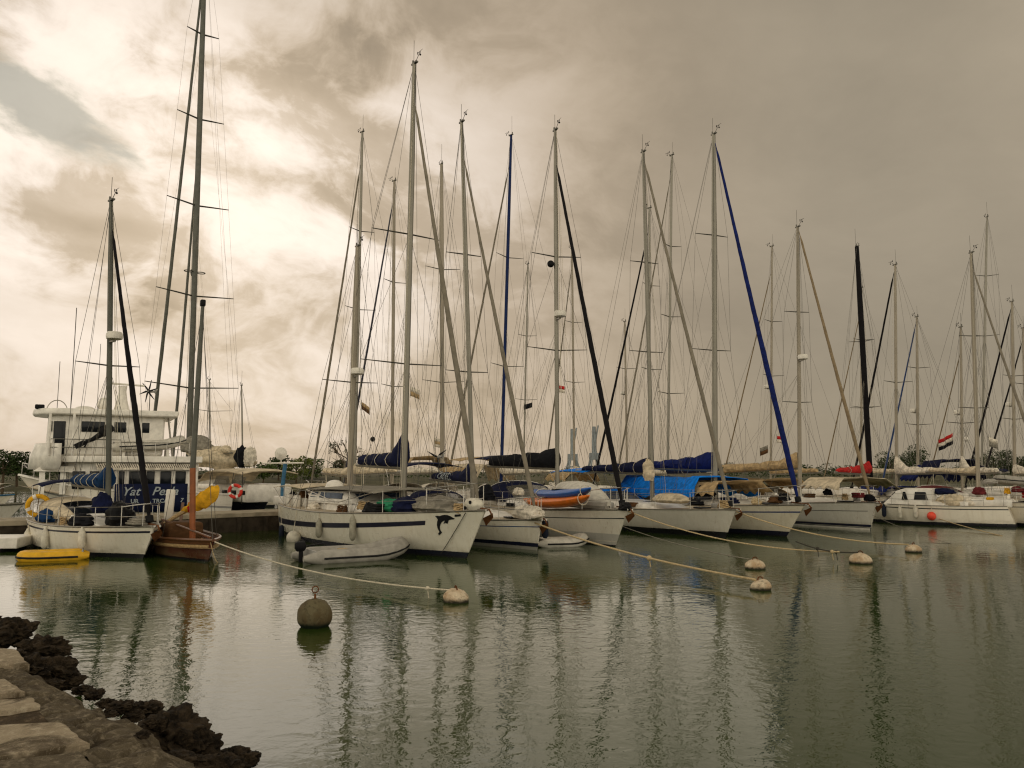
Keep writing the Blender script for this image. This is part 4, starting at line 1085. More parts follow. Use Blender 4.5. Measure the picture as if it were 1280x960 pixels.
# ------------------------------------------------------------------ inflatable dinghies
def dinghy(label, loc, rz, L=3.0, Wd=1.5, r=.21, m='rib_grey', outboard=True, nose=.22, seat=True, stripe=None, name='inflatable_dinghy', tilt=0.0, group='inflatable dinghies', hard=None):
    root = empty(name, loc, rz, label, 'dinghy', group); root.rotation_euler = (0, tilt, rz)
    hw = Wd / 2 - r; pts, rs = [], []
    N = 26
    for i in range(N + 1):
        t = i / N * 2 - 1; s_ = 1 if t < 0 else -1; k = abs(t)
        if k > .36: x = lerp(L * .16, -L / 2, (k - .36) / .64); yy = hw; z = 0
        else:
            a = (k / .36) * math.pi / 2; x = L * .16 + (L * .34 - r * .6) * math.cos(a); yy = hw * math.sin(a) ** .8; z = nose * math.cos(a) ** 1.5
        pts.append(Vector((x, s_ * yy, r * .75 + z))); rs.append(r * (1 if k < .86 else lerp(1, .35, (k - .86) / .14)))
    tb_ = MB().tube(pts, rs, 12).build('tube', m, root)
    st_ = MB(); out = []
    for p, rr_ in zip(pts[2:-2], rs[2:-2]):
        d = Vector((max(0, p.x - L * .16) * .8, p.y, 0)); d = d.normalized() if d.length > 1e-4 else Vector((1, 0, 0)); out.append(p + d * (rr_ * .99))
    st_.tube(out, .03, 6).build('rubbing_strake', stripe or 'rubber', tb_)
    fl = MB(); rows = []
    for i in range(9):
        t = i / 8; x = lerp(-L * .42, L * .38, t); w = hw * (1 if t < .65 else max(.05, math.cos((t - .65) / .35 * math.pi / 2)))
        rows.append([Vector((x, w * k, r * .45 - .16 * (1 - abs(k)) * (1 - .3 * t) + nose * .6 * max(0, t - .6) / .4)) for k in (-1, -.5, 0, .5, 1)])
    fl.grid(rows).build('floor', hard or 'plastic_grey', root, solid=.03)
    MB().rbox((-L * .40, 0, r * .95), (.05, hw * 2 + .1, r * 1.5), .02).build('transom', 'plastic_grey', root)
    if seat: MB().rbox((-L * .06, 0, r * 1.35), (.24, hw * 2 + .1, .04), .015).build('seat', 'wood_pale', root)
    if outboard:
        o = MB(); x = -L * .46
        o.rbox((x - .05, 0, r * 2.1), (.30, .2, .26), .08); o.box((x - .03, 0, r * 1.1), (.10, .07, .6)); o.box((x - .05, 0, -.10), (.2, .05, .1)); o.tube([(x + .12, 0, r * 2.1), (x + .6, .05, r * 2.3)], .022, 6)
        o.build('outboard_motor', 'plastic_black', root)
    gl = MB(); gl.tube([p + Vector((0, 0, r_ * .8)) + (Vector((0, -1 if p.y > 0 else 1, 0)) * r_ * .3) for p, r_ in zip(pts[3:-3], rs[3:-3])], .011, 4); gl.build('grab_line', 'rope_dark', tb_)
    return root
p = W(440, 699.5); q = W(508, 693)
d_ = (D(505, 690, 23.6) - D(375, 690, 22.0)); d_.z = 0
c_ = (D(505, 690, 23.6) + D(375, 690, 22.0)) / 2
dinghy('grey inflatable dinghy with a black outboard alongside the dolphin ketch', (c_.x, c_.y - .15, -.02), math.atan2(d_.y, d_.x), 3.1, 1.5, .21, 'rib_grey')
a_, b_ = W(26, 701), W(103, 697); a_.z = b_.z = 0; d_ = a_ - b_; c_ = (a_ + b_) / 2
dinghy('small yellow inflatable dinghy with a black rubbing band', (c_.x + .12, c_.y - .10, -.03), math.atan2(d_.y, d_.x) - .12, 1.7, .95, .165, 'rib_yellow', outboard=False, nose=.02, hard='rib_yellow')
c_ = W(702, 684.5); dinghy('faded grey dinghy wedged between the white bows by the mooring rope', (c_.x, c_.y + .55, -.02), R(15), 1.75, 1.0, .17, 'rib_pale', outboard=False, nose=.14, seat=False)
# tender on the trawler's upper deck
q = TM @ Vector((tx(182, 1.3, 3.6), 1.25, zU1 + .30))
dinghy('white hard-bottomed tender stowed on the upper deck of the trawler yacht', q, rz + math.pi + R(4), 3.3, 1.5, .23, 'rib_pale', outboard=False, nose=.2, tilt=-.06, hard='plastic_white')
for k in (-.9, .9):
    w = TM @ Vector((tx(182, 1.3, 3.6) + k, 1.25, zU1)); o = MB().box((0, 0, .15), (.12, 1.1, .3)).build('boat_cradle', 'white_gelcoat', None, loc=w, rot=(0, 0, rz))
    tag(o, 'white chock under the ' + ('left' if k > 0 else 'right') + ' end of the tender on the trawler', 'boat chock', 'chocks under the tender')
ob = MB(); ob.rbox((.62, 0, .34), (.62, .34, .42), .12, ry=R(-38)); ob.tube([(.5, 0, .2), (.1, 0, -.08), (-.22, 0, -.22)], [.14, .09, .07], 8); ob.box((-.36, 0, -.30), (.42, .05, .22), ry=R(-30)); ob.tube([(-.1, 0, -.22), (-.18, 0, -.42)], .04, 6)
q = TM @ Vector((tx(112, 2.0, 3.8), 2.0, tz(547, 112))); o = ob.build('outboard_motor', 'plastic_black', None, loc=q, rot=(0, 0, rz + math.pi)); tag(o, 'black outboard motor tilted up beside the trawler wheelhouse', 'outboard motor')
dg = D(1268, 599, 41.5); dinghy('grey inflatable dinghy hoisted above the deck at the right edge', (dg.x + .3, dg.y, dg.z - .25), R(188), 2.6, 1.35, .22, 'rib_grey', outboard=False, nose=.1)

# blue banner on the trawler rail
x0, x1 = tx(143, 2.18, 1.5), tx(234, 2.18, 1.5)
P0 = TM @ Vector((x0, 2.2, 0)); P1 = TM @ Vector((x1, 2.2, 0)); d_ = P1 - P0; BW = d_.length
bn = empty('banner', (P0.x, P0.y, tz(641, 150, 2.2)), math.atan2(d_.y, d_.x), 'dark blue banner with white script lettering hung along the trawler rail', 'banner')
BH = tz(605, 150, 2.2) - tz(641, 150, 2.2)
MB().grid([[Vector((BW * i / 20, .012 * math.sin(i * 1.7) * (1 - k), BH * k)) for i in range(21)] for k in (0, .33, .66, 1)]).build('cloth', 'banner_blue', bn, solid=.012)
for txt, fx, fz, sz, sh in (('Yat', .09, .60, .52, .35), ('Pezla', .50, .60, .52, .35), ('UR', .22, .33, .24, 0), ('A TRCA', .44, .33, .24, 0), ('7', .90, .34, .24, .2)):
    me = text_mesh(txt, sz, sh, .004, .006); me.materials.append(MATS['letter_white'])
    o = bpy.data.objects.new('lettering', me); COL.objects.link(o); o.parent = bn; o.rotation_euler = (R(90), 0, 0); o.location = (BW * fx, -.024, BH * fz)

# ------------------------------------------------------------------ cruiser with a cream hard canopy behind the jetty
tp = Vector((-11.5, 38.4, 0)); af = Vector((-.70, .714, 0)).normalized(); CL = 9.0
loc, rc = place(tp, -af, CL); CM = Matrix.Translation(loc) @ Matrix.Rotation(rc, 4, 'Z')
cr_ = empty('motor_cruiser', loc, rc, 'dark hulled cruiser under a long cream canopy behind the jetty', 'motor cruiser', 'motor craft')
CH = Hull(CL, 3.2, 1.12, .98, .9, rb=1.0, rs=-.2, tr=.85, wlr=.92, flare=.5)
CH.hull_mb().build('hull', 'hull_navy', cr_, ang=50); CH.deck_mb(drop=-.02, camber=.28).build('deck', 'white_gelcoat', cr_); CH.sheer_tube(.05).build('toe_rail', 'white_gelcoat', cr_)
def cx(px, yy=-1.3, z=1.6):
    return min((abs(proj(CM @ Vector((x, yy, z)))[0] - px), x) for x in [lerp(4.6, -6, i / 600) for i in range(601)])[1]
def cz(py, px=300, yy=-1.3): return D(px, py, (CM @ Vector((cx(px, yy), yy, 0))).y).z
x0, x1 = cx(250), cx(349); zt = cz(590); rows = []
for i in range(13):
    t = i / 12; x = lerp(x0, x1, t); dz_ = -.5 * (1 - sstep(0, .22, t)) - .10 * sstep(.7, 1, t)
    rows.append([Vector((x, 1.45 * k, zt + dz_ + .16 * (1 - abs(k) ** 3))) for k in (-1, -.9, -.6, 0, .6, .9, 1)])
cn = MB().grid(rows).build('canopy', 'cv_cream', cr_, solid=.05)
for px in (262, 290, 312, 333): MB().tube([(cx(px), -1.4, .95), (cx(px + 4), -1.4, zt)], .022, 5).build('canopy_post', 'alu_dark', cn)
for p0, p1, z0, z1 in ((268, 288, 606, 595), (291, 310, 606, 594), (313, 328, 606, 596)):
    xa_, xb_ = cx(p0), cx(p1); MB().add([(xa_, -1.36, cz(z0)), (xb_, -1.36, cz(z0)), (xb_ - .1, -1.36, cz(z1)), (xa_ + .3, -1.36, cz(z1)), (xa_, -1.35, cz(z0)), (xb_, -1.35, cz(z0)), (xb_ - .1, -1.35, cz(z1)), (xa_ + .3, -1.35, cz(z1))], [(0, 1, 2, 3), (7, 6, 5, 4), (0, 4, 5, 1), (1, 5, 6, 2), (2, 6, 7, 3), (3, 7, 4, 0)]).build('canopy_window', 'clear_vinyl', cn, smooth=False)
MB().rbox(((cx(262) + cx(332)) / 2, 0, (cz(608) + .9) / 2 + .1), (cx(332) - cx(262), 2.3, cz(608) - .9), .12).build('cabin', 'white_gelcoat', cr_)
for k in range(3): MB().rbox((lerp(cx(272), cx(325), (k + .5) / 3), -1.16, cz(616)), (.55, .05, .2), .03).build('window', 'glass_dark', cr_)

# ------------------------------------------------------------------ red wooden lugger
a_ = W(262, 703); b_ = W(204, 684.5); a_.z = b_.z = 0; lf = (a_ - b_).normalized(); LL = (a_ - b_).length + .9
loc, rl_ = place(a_ + lf * .3, lf, LL); LM = Matrix.Translation(loc) @ Matrix.Rotation(rl_, 4, 'Z')
lg = empty('wooden_lugger', loc, rl_, 'small red wooden lugger with a green and orange pole mast', 'sailing boat')
LH = Hull(LL, 1.8, .60, .54, .74, rb=.45, rs=.25, tr=.35, wlr=.84, flare=.45, fine=2.0, counter=.3)
LH.hull_mb().build('hull', 'hull_red', lg, ang=50); LH.deck_mb(drop=.22).build('deck', 'wood_pale', lg); LH.sheer_tube(.045).build('gunwale', 'wood_varnish', lg)
LH.strip(0, .98, lambda u: LH.sheer(u) - .20, lambda u: LH.sheer(u) - .13, .012).build('rubbing_strake', 'wood_pale', lg)
LH.strip(0, .985, lambda u: LH.sheer(u) - .12, lambda u: LH.sheer(u) - .03, .008).build('sheer_strake', 'wood_varnish', lg)
def lxx(px): return min((abs(proj(LM @ Vector((x, 0, 1.2)))[0] - px), x) for x in [lerp(LL / 2, -LL / 2, i / 500) for i in range(501)])[1]
mx = lxx(242); bs = Vector((mx, 0, .4)); wy = (LM @ bs).y
mid_ = LM.inverted() @ D(241, 585, wy); top_ = LM.inverted() @ D(253.5, 381, wy)
pm = MB().tube([bs, mid_], .085, 9).build('mast', 'mast_orange', lg); MB().tube([mid_, mid_.lerp(top_, .6), top_], [.083, .075, .05], 9).build('upper_mast', 'mast_green_grey', pm)
MB().rbox(top_ + Vector((0, 0, .05)), (.16, .14, .2), .03).build('masthead_block', 'plastic_black', pm)
sp0 = LM.inverted() @ D(206, 654, wy + .9); sp1 = LM.inverted() @ D(264, 618, wy + .4)
ya = MB().tube([sp0, sp0.lerp(sp1, .5), sp1], [.05, .075, .05], 8).build('yard', 'wood_pale', lg)
rings = []
for i in range(13):
    t = i / 12; p = sp0.lerp(sp1, lerp(.42, 1.12, t)); w = .08 + .10 * math.sin(math.pi * min(1, t * 1.05)) ** .7; hgt = .07 + .17 * sstep(0, .7, t) * (1 - .4 * sstep(.85, 1, t))
    rings.append([p + Vector((0, w * math.cos(g) * (1 + .12 * math.sin(3 * g + i)), hgt * math.sin(g) * (1.0 if math.sin(g) > 0 else 1.25) + .03 * math.sin(i * 2.1))) for g in [k_ * math.pi / 6 for k_ in range(12)]])
MB().loft(rings).build('furled_sail', 'cv_yellow', ya)
rd = MB(); p = sp0.lerp(sp1, .60); rd.ball(p + Vector((0, 0, -.03)), (.13, .15, .17), 10, 8, fn=lambda d: 1 + .15 * math.sin(6 * d.x + 4 * d.z)); rd.build('sail_wrap', 'cv_red', ya)
for sd in (1, -1):
    wire(lg, 'shroud', [top_.lerp(mid_, .03), (mx - .3, LH.half(LH.u_at(mx)) * sd, LH.sheer(.5))], .006)
wire(lg, 'forestay', [top_, (LL / 2 - .1, 0, .6)], .006)
cb = MB(); cb.rbox((mx - 1.3, 0, .68), (1.2, 1.0, .5), .1); cb.build('cabin', 'cv_brown', lg)
MB().tube([(LL / 2 - 1.0, .2, .6), (-LL * .1, -.5, 1.0)], .03, 6).build('tiller_oar', 'wood_varnish', lg)
MB().tube([LH.p(.08, .7, 1) + Vector((0, 0, .0)), LH.p(.08, .7, 1) + Vector((-.2, .1, .7))], .05, 6).build('rudder_head', 'wood_varnish', lg)
mb = MB(); mb.rbox((LL * .28, .05, .45), (.5, .4, .16), .05); mb.build('bow_hatch', 'orange_plastic', lg)

# ------------------------------------------------------------------ covered motor boat cut off by the left edge
for k, (px, py, yy, ln, lab, hm) in enumerate(((-62, 636, 52, 5.0, 'white launch with a pale flat cover at the left edge below the dark trees', 'hull_plain'), (-75, 655, 38, 5.5, 'low white speedboat at the left edge in front of the covered launch', 'hull_white_c'))):
    c = D(px, py, yy); c.z = 0; ro = empty('motor_launch', c, R(8 - 14 * k), lab, 'motorboat', 'motor craft')
    h = Hull(ln * 1.5, 2.3, .95, .8, .75, rb=.9, rs=-.1, tr=.85, flare=.5)
    h.hull_mb(18).build('hull', hm, ro, ang=50); h.deck_mb().build('deck', 'deck', ro); h.sheer_tube(.05).build('toe_rail', 'davit_blue' if k == 0 else 'alu', ro)
    if k == 0:
        bimini(ro, -2.4, 3.2, 1.15, .8, 1.6, 'cv_white', .12)
    else:
        MB().loft([[Vector((x, y_ * .85, .78 + z)) for y_, z in ((1, 0), (.8, .35 * kk), (0, .42 * kk), (-.8, .35 * kk), (-1, 0))] for x, kk in ((-2.5, 1), (0.2, 1.1), (1.6, .3))]).build('cabin', 'white_gelcoat', ro)

# ------------------------------------------------------------------ blue post with a dish
q = D(353, 620, 35.9); po = empty('dish_post', (q.x, q.y, .76), 0, 'blue steel post carrying a white dish at the stern of the ketch', 'post')
zt = D(352, 580, 35.9).z - .76
MB().tube([(0, 0, 0), (0, 0, zt * .55), (.08, 0, zt)], .09, 8).build('post', 'davit_blue', po); MB().tube([(-.9, 0, zt + .03), (.9, 0, zt + .05)], .04, 6).build('cross_arm', 'plastic_white', po)
ds = MB(); ds.loft([[Vector((-.1 + rr_ * math.cos(g), -.08 - .14 * (1 - rr_ / .27), zt + .46 + rr_ * math.sin(g))) for g in [k_ * math.pi / 8 for k_ in range(16)]] for rr_ in (.27, .19, .09, .02)]); ds.tube([(-.1, .02, zt), (-.1, -.1, zt + .4)], .025, 5); ds.build('dish', 'plastic_white', po, solid=.02)

# ------------------------------------------------------------------ writing on the sail cover, dolphin and name mark
b2 = Y['B2']; sc = [o for o in bpy.data.objects if o.name.startswith('sail_cover') and o.parent and o.parent.parent == b2.root][0]
bo = dict(L=4.0 * .96, h0=.55, h1=.24, w0=.2, w1=.13)
me = text_mesh('CARREL', .36, .12, .003, .010, 1.08); me.materials.append(MATS['letter_white'])
for v in me.vertices:
    x = -2.95 + v.co.x; z = .05 + v.co.y; t = -x / bo['L']; h = lerp(bo['h0'], bo['h1'], t ** .7); w = lerp(bo['w0'], bo['w1'], t); c = max(-1, min(1, 2 * z / h - 1))
    v.co = (x, -(w * math.sqrt(max(0, 1 - c * c)) * (1 - .4 * max(0, c)) * 1.14 + .016 + v.co.z), z)
o = bpy.data.objects.new('lettering', me); COL.objects.link(o); o.parent = sc

b1 = Y['B1']
def on_hull(y, outline, px0, py0, sx, side, name, m, off=.006, thick=.012):
    """outline in photo pixels -> a thin shape lying on the hull's side"""
    us = [hull_uz_fine(y, px, py, side) for px, py in outline]
    n = len(us); mb = MB(); vs = [y.H.p(u, z, side, off) for u, z in us]
    mb.add(vs, [tuple(range(n))]); o = mb.build(name, m, y.root, smooth=False); q = o.modifiers.new('thickness', 'SOLIDIFY'); q.thickness = thick; q.offset = 0
    return o
def hull_uz_fine(y, px, py, side):
    u, z = hull_uz(y, px, py, side)
    for it in range(14):
        d = .004; f0 = proj(y.M @ y.H.p(u, z, side)); fu = proj(y.M @ y.H.p(u + d, z, side)); fz = proj(y.M @ y.H.p(u, z + d, side))
        a, b = (fu[0] - f0[0]) / d, (fz[0] - f0[0]) / d; c, e = (fu[1] - f0[1]) / d, (fz[1] - f0[1]) / d
        det = a * e - b * c
        if abs(det) < 1e-6: break
        rx, ry = px - f0[0], py - f0[1]; u += max(-.05, min(.05, (e * rx - b * ry) / det)); z += max(-.2, min(.2, (a * ry - c * rx) / det)); u = max(0, min(.99, u))
    return u, z
dol = [(1090, 494), (1078, 489), (1066, 481), (1050, 475), (1032, 473), (1014, 476), (1004, 480), (992, 478), (978, 480), (988, 490), (994, 500), (990, 514), (989, 530), (992, 546), (998, 560), (1003, 570), (996, 578), (1000, 590), (1009, 582), (1018, 574), (1012, 566), (1007, 556), (1005, 542), (1008, 528), (1015, 516), (1026, 507), (1034, 505), (1030, 515), (1026, 524), (1038, 518), (1048, 524), (1053, 512), (1058, 502), (1070, 499), (1082, 499)]
on_hull(b1, [(330 + x / 4.571, 540 + yv / 4.571) for x, yv in dol], 0, 0, 1, -1, 'dolphin_emblem', 'stripe_black')
on_hull(b1, [(568.5, 643.2), (576, 642.6), (576, 645.2), (568.5, 645.8)], 0, 0, 1, -1, 'name_mark', 'stripe_black')

# ------------------------------------------------------------------ kayaks and the upturned boat on the foredeck
def on_deck(y, px, side_y, z=None, zoff=0.0):
    """local point on a boat's deck whose image column is px"""
    H = y.H; L = H.L; best = None
    for i in range(601):
        x = lerp(L / 2, -L / 2, i / 600); zz = z if z is not None else H.sheer(H.u_at(x)) + zoff
        q = proj(y.M @ Vector((x, side_y, zz))); e = abs(q[0] - px)
        if best is None or e < best[0]: best = (e, x, zz)
    return Vector((best[1], side_y, best[2]))
def yaw(y): return math.atan2(y.M[1][0], y.M[0][0])
def top_at(y, p, py):           # local z at a local plan position seen at row py
    w = y.M @ Vector((p.x, p.y, 1)); lo = -1; 
    q = proj(w); return D(q[0], py, w.y).z
b3 = Y['B3']
def kayak(label, y, px0, px1, sy, py0, py1, m, w=.36, h=.17, seed=0):
    a = on_deck(y, px0, sy, z=1.6); b = on_deck(y, px1, sy, z=1.6); a.z = top_at(y, a, py0); b.z = top_at(y, b, py1)
    ln = (b - a).length; c = (a + b) / 2
    ro = empty('kayak', y.M @ c, yaw(y), label, 'kayak', 'kayaks on the foredeck'); ro.rotation_euler = (0, -math.asin((b.z - a.z) / ln), yaw(y))
    rings = []
    for i in range(21):
        t = i / 20 * 2 - 1; k = max(.03, (1 - abs(t) ** 2.6)); zz = .16 * abs(t) ** 3
        rings.append([Vector((t * ln / 2, w * k ** .8 * math.cos(g), zz + h * (.75 + .25 * k) * math.sin(g) * (1 if math.sin(g) < 0 else .75) * k ** .45)) for g in [q_ * math.pi / 8 for q_ in range(16)]])
    MB().loft(rings).build('kayak_hull', m, ro)
    ck = MB(); ck.tube([Vector((.42 * math.cos(g), .24 * math.sin(g), h * .72)) for g in [q_ * math.pi / 8 for q_ in range(16)]], .025, 6, closed=True)
    ck.add([Vector((.42 * math.cos(g), .24 * math.sin(g), h * .70)) for g in [q_ * math.pi / 8 for q_ in range(16)]], [tuple(range(16))]); ck.build('cockpit_rim', 'plastic_black', ro)
    for t in (-.3, .42):
        MB().tube([Vector((t * ln, w * 1.03 * (1 - abs(t * 2) ** 2.6) ** .8 * math.cos(g), h * 1.04 * math.sin(g) * (1 if math.sin(g) < 0 else .75) + .16 * abs(2 * t) ** 3)) for g in [q_ * math.pi / 8 for q_ in range(16)]], .014, 5, closed=True).build('strap', 'rope_pale', ro)
    return ro
kayak('orange kayak lying on deck beneath the blue kayak', b3, 655, 748, -1.35, 628, 626, 'orange_plastic', .40, .21)
kayak('blue kayak lashed on top of the orange kayak', b3, 668, 742, -1.30, 618, 616.5, 'blue_plastic', .40, .20)
a = on_deck(b3, 706, -.2, z=1.9); b = on_deck(b3, 761, -.2, z=1.9); ln = (b - a).length; c = (a + b) / 2
ro = empty('upturned_dinghy', b3.M @ Vector((c.x, c.y, 1.30)), yaw(b3), 'pale grey dinghy turned upside down on the foredeck ahead of the kayaks', 'dinghy')
rings = []
for i in range(15):
    t = i / 14; x = lerp(-ln / 2, ln / 2, t); k = math.sin(math.pi * min(1, .30 + t * .69)) ** .7 if t > .3 else lerp(.72, 1, t / .3); hh = .72 * (1 - .55 * sstep(.45, 1, t)); z0 = .10 * (1 - t)
    rings.append([Vector((x, .72 * k * math.cos(g), z0 + hh * k ** .3 * max(0, math.sin(g)) ** .75)) for g in [q_ * math.pi / 10 for q_ in range(11)]])
ud = MB().loft(rings).build('dinghy_bottom', 'rib_pale', ro)
MB().tube([Vector((lerp(-ln / 2, ln / 2, t / 14), .75 * (math.sin(math.pi * min(1, .30 + t / 14 * .69)) ** .7 if t / 14 > .3 else lerp(.72, 1, t / 14 / .3)) * -1, .12 * (1 - t / 14))) for t in range(15)], .14, 8).build('tube', 'rib_grey', ud)

# ------------------------------------------------------------------ fenders
def fender(y, px, py, side, kind, label, rope_z=.5):
    u, z = hull_uz(y, px, py, side); H = y.H
    r = {'long': .105, 'ball': .25, 'flat': .15, 'small': .10, 'redball': .19}[kind]; h = {'long': .25 if 'white' in label else .34, 'ball': .26, 'flat': .28, 'small': .24, 'redball': .2}[kind]
    p = y.M @ H.p(u, z, side, r * 1.02)
    ro = empty('fender', p, yaw(y), label, 'fender', 'fenders hanging over boat sides')
    m = {'long': 'fender_grey', 'ball': 'fender_white', 'flat': 'fender_navy', 'small': 'fender_white', 'redball': 'hot_red'}[kind]
    if 'navy' in label or 'black' in label: m = 'fender_navy'
    mb = MB()
    if 'ball' in kind: mb.ball((0, 0, 0), (r, r, h), 16, 12)
    elif kind == 'flat': mb.rbox((0, 0, 0), (r * 1.5, r * 1.2, h * 2), .08)
    else:
        prof = [(.03, h + .10), (.045, h + .05), (r * .7, h), (r, h * .75), (r * 1.0, -h * .75), (r * .75, -h * .97), (.03, -h - .04)]
        mb.loft([[Vector((a_ * math.cos(g), a_ * math.sin(g), z_)) for g in [q_ * math.pi / 6 for q_ in range(12)]] for a_, z_ in prof])
    mb.build('fender_body', m, ro)
    up = H.sheer(u) - z + .03; inn = H.half(u) - H.y(u, z) - r
    MB().tube([(0, 0, h), (0, -side * 0 + inn * side, up)], .012, 5).build('fender_rope', 'rope_pale', ro)
fender(b1, 357, 664, -1, 'flat', 'navy flat fender nearest the stern of the dolphin ketch')
fender(b1, 376, 671, -1, 'ball', 'round white ball fender on the dolphin ketch')
fender(b1, 403, 660, -1, 'long', 'long grey fender on the ketch beside its white ball fender')
fender(b1, 444, 659, -1, 'long', 'long grey fender amidships on the dolphin ketch')
b0 = Y['B0']
for px, py, lb in ((39, 673, 'white fender on the small ivory sloop nearest its stern'), (61, 673, 'white fender above the yellow dinghy'), (106, 673, 'white fender just ahead of the yellow dinghy')): fender(b0, px, py, -1, 'long', lb)
for o in [o for o in bpy.data.objects if o.name.startswith('fender_body') and o.parent.get('label', '').startswith('white fender')]: o.data.materials[0] = MATS['fender_white']
for px, py, kd, lb in ((1107, 638, 'small', 'navy fender near the bow of the cabin motorsailer'), (1127, 640, 'small', 'slim white fender second from the bow of the cabin motorsailer'), (1146, 640, 'small', 'grubby white fender third from the bow of the cabin motorsailer'), (1166, 644, 'redball', 'bright red ball fender on the cabin motorsailer')):
    sd = -1 if (Y['B7'].M @ Vector((0, -1, 0))).y < (Y['B7'].M @ Vector((0, 1, 0))).y else 1
    fender(Y['B7'], px, py, sd, kd, lb)
fender(Y['B2'], 675.5, 660, 1, 'flat', 'black block fender hanging at the bow of the sloop with the lettered cover')

# ------------------------------------------------------------------ mooring buoys
def buoy_mat(name, top, low, zc):
    m = bpy.data.materials.new(name); m.use_nodes = True; nt = m.node_tree; p = nt.nodes['Principled BSDF']; MATS[name] = m
    tc = nt.nodes.new('ShaderNodeTexCoord'); s_ = nt.nodes.new('ShaderNodeSeparateXYZ'); nt.links.new(tc.outputs['Object'], s_.inputs[0])
    n = noise(nt, tc.outputs['Object'], 11.0, 8, .7); z = X(nt, s_.outputs[2]) + (n - .5) * .16
    c = mix(nt, noise(nt, tc.outputs['Object'], 4.0, 4).sm(.35, .7), top, tuple(v * f for v, f in zip(top, (.72, .60, .5))))
    c = mix(nt, n.sm(.50, .66) * .75, c, tuple(v * .28 for v in top)); c = mix(nt, noise(nt, tc.outputs['Object'], 26.0, 5, .7).sm(.56, .70) * .6, c, tuple(min(1, v * 1.6) for v in top)); c = mix(nt, z.sm(zc + .05, zc - .03), c, low); nt.links.new(c, p.inputs['Base Color']); p.inputs['Roughness'].default_value = .8; p.inputs['Specular IOR Level'].default_value = .15
    bm = nt.nodes.new('ShaderNodeBump'); bm.inputs['Strength'].default_value = .5; bm.inputs['Distance'].default_value = .02; nt.links.new(n.s, bm.inputs['Height']); nt.links.new(bm.outputs[0], p.inputs['Normal'])
buoy_mat('buoy_pale', (.60, .50, .36), (.03, .028, .018), .045)
buoy_mat('buoy_moss', (.13, .11, .062), (.010, .017, .009), .06)
BU = {}
def buoy(key, px, py_wl, wpx, label, m='buoy_pale', sphere=False):
    p = W(px, py_wl); p.z = 0; r = wpx / 2 / F * (p - EYE).length
    ro = empty('mooring_buoy', p, 0.3 if sphere else random.uniform(0, 6), label, 'buoy', 'mooring buoys')
    mb = MB()
    if sphere: mb.ball((0, 0, r * .62), (r, r, r * 1.0), 40, 26, fn=lambda d: 1 - .06 * max(0, abs(d.z) - .5) + .05 * mnoise.fractal(d * 2.6, 1.0, 2.0, 5))
    else: _o = random.uniform(0, 50); mb.ball((0, 0, r * .18), (r, r * .95, r * .74), 32, 20, rot=Matrix.Rotation(random.uniform(-.3, .3), 3, 'X') @ Matrix.Rotation(random.uniform(-.3, .3), 3, 'Y'), fn=lambda d: 1 + .06 * mnoise.fractal(Vector((d.x * 2 + _o, d.y * 2, d.z * 2)), 1.0, 2.0, 4) - .05 * max(0, .25 - abs(d.z)))
    mb.build('buoy_body', m, ro)
    t = r * (1.62 if sphere else .90)
    if sphere:
        MB().tube([(0, 0, t - .03), (0, 0, t + .06)], .018, 6).build('eye_bolt', 'rust', ro); MB().torus((0, 0, t + .13), .050, .010, 16, 6, Matrix.Rotation(R(90), 3, 'X')).build('ring', 'rust', ro)
    else:
        MB().torus((0, 0, t), .06, .014, 14, 6, Matrix.Rotation(R(80), 3, 'X')).build('ring', 'rust', ro)
    BU[key] = p + Vector((0, 0, t)); return ro
buoy('a', 393, 783, 40, 'big round moss-stained buoy with an iron ring, floating free in front', 'buoy_moss', True)
buoy('b', 570, 752, 33, 'pale buoy in front of the dolphin ketch on the long rope from the lugger')
buoy('c', 944, 711, 24, 'pale buoy on the thin rope, just behind the nearest rope buoy on the right')
buoy('d', 951, 737, 25, 'peach-tinged buoy at the end of the thickest mooring rope')
buoy('e', 1076, 704, 25, 'pale buoy with a dark rim on the rope with dangling weed')
buoy('f', 1142, 690, 18, 'smallest and farthest pale mooring buoy')
bpy.data.objects  # buoy details end

# ------------------------------------------------------------------ mooring ropes
def rope(label, a, b, sag=.3, r=.02, m='rope', knots=(), group='mooring ropes'):
    a, b = Vector(a), Vector(b); n = 30
    f = lambda t: a.lerp(b, t) - Vector((0, 0, sag * 4 * t * (1 - t)))
    mb = MB(); mb.tube([f(i / n) for i in range(n + 1)], r, 6)
    for k in knots: mb.ball(f(k), r * 2.6, 8, 6); mb.tube([f(k), f(k) + Vector((.03, 0, -.22))], r * .6, 4)
    o = mb.build('mooring_rope', m); tag(o, label, 'rope', group); return o
bow = lambda k, dz=0.0, dx=-.3, dy=0.0: Y[k].M @ Vector((Y[k].L / 2 + dx, dy, Y[k].H.sheer(1) + dz))
lgb = LM @ Vector((LL / 2 - .15, 0, .58))
rope('long pale rope from the red lugger to the buoy in front of the dolphin ketch', lgb, BU['b'] + Vector((-.10, 0, -.02)), .22, .017, 'rope_pale', (.93,))
rope('thick straw-coloured rope running to the peach-tinged buoy', bow('B2', -.05, -.6, -.1), BU['d'] + Vector((-.1, 0, 0)), .16, .026, 'rope', (.63,))
rope('thin grey rope running to the buoy behind the peach-tinged one', bow('B3', -.55, -.5, .05), BU['c'] + Vector((-.1, 0, 0)), .10, .012, 'wire_pale', (.86,))
rope('pale rope from the navy-covered yacht dipping towards the dark-rimmed buoy', bow('B3', -.02, -.2), BU['e'] + Vector((-.55, 0, .03)), .30, .020, 'rope', (.97,))
rope('black chafed rope end shackled to the dark-rimmed buoy', BU['e'] + Vector((-1.6, .3, .28)), BU['e'] + Vector((-.06, 0, .02)), .10, .020, 'rope_dark', (.35, .65))
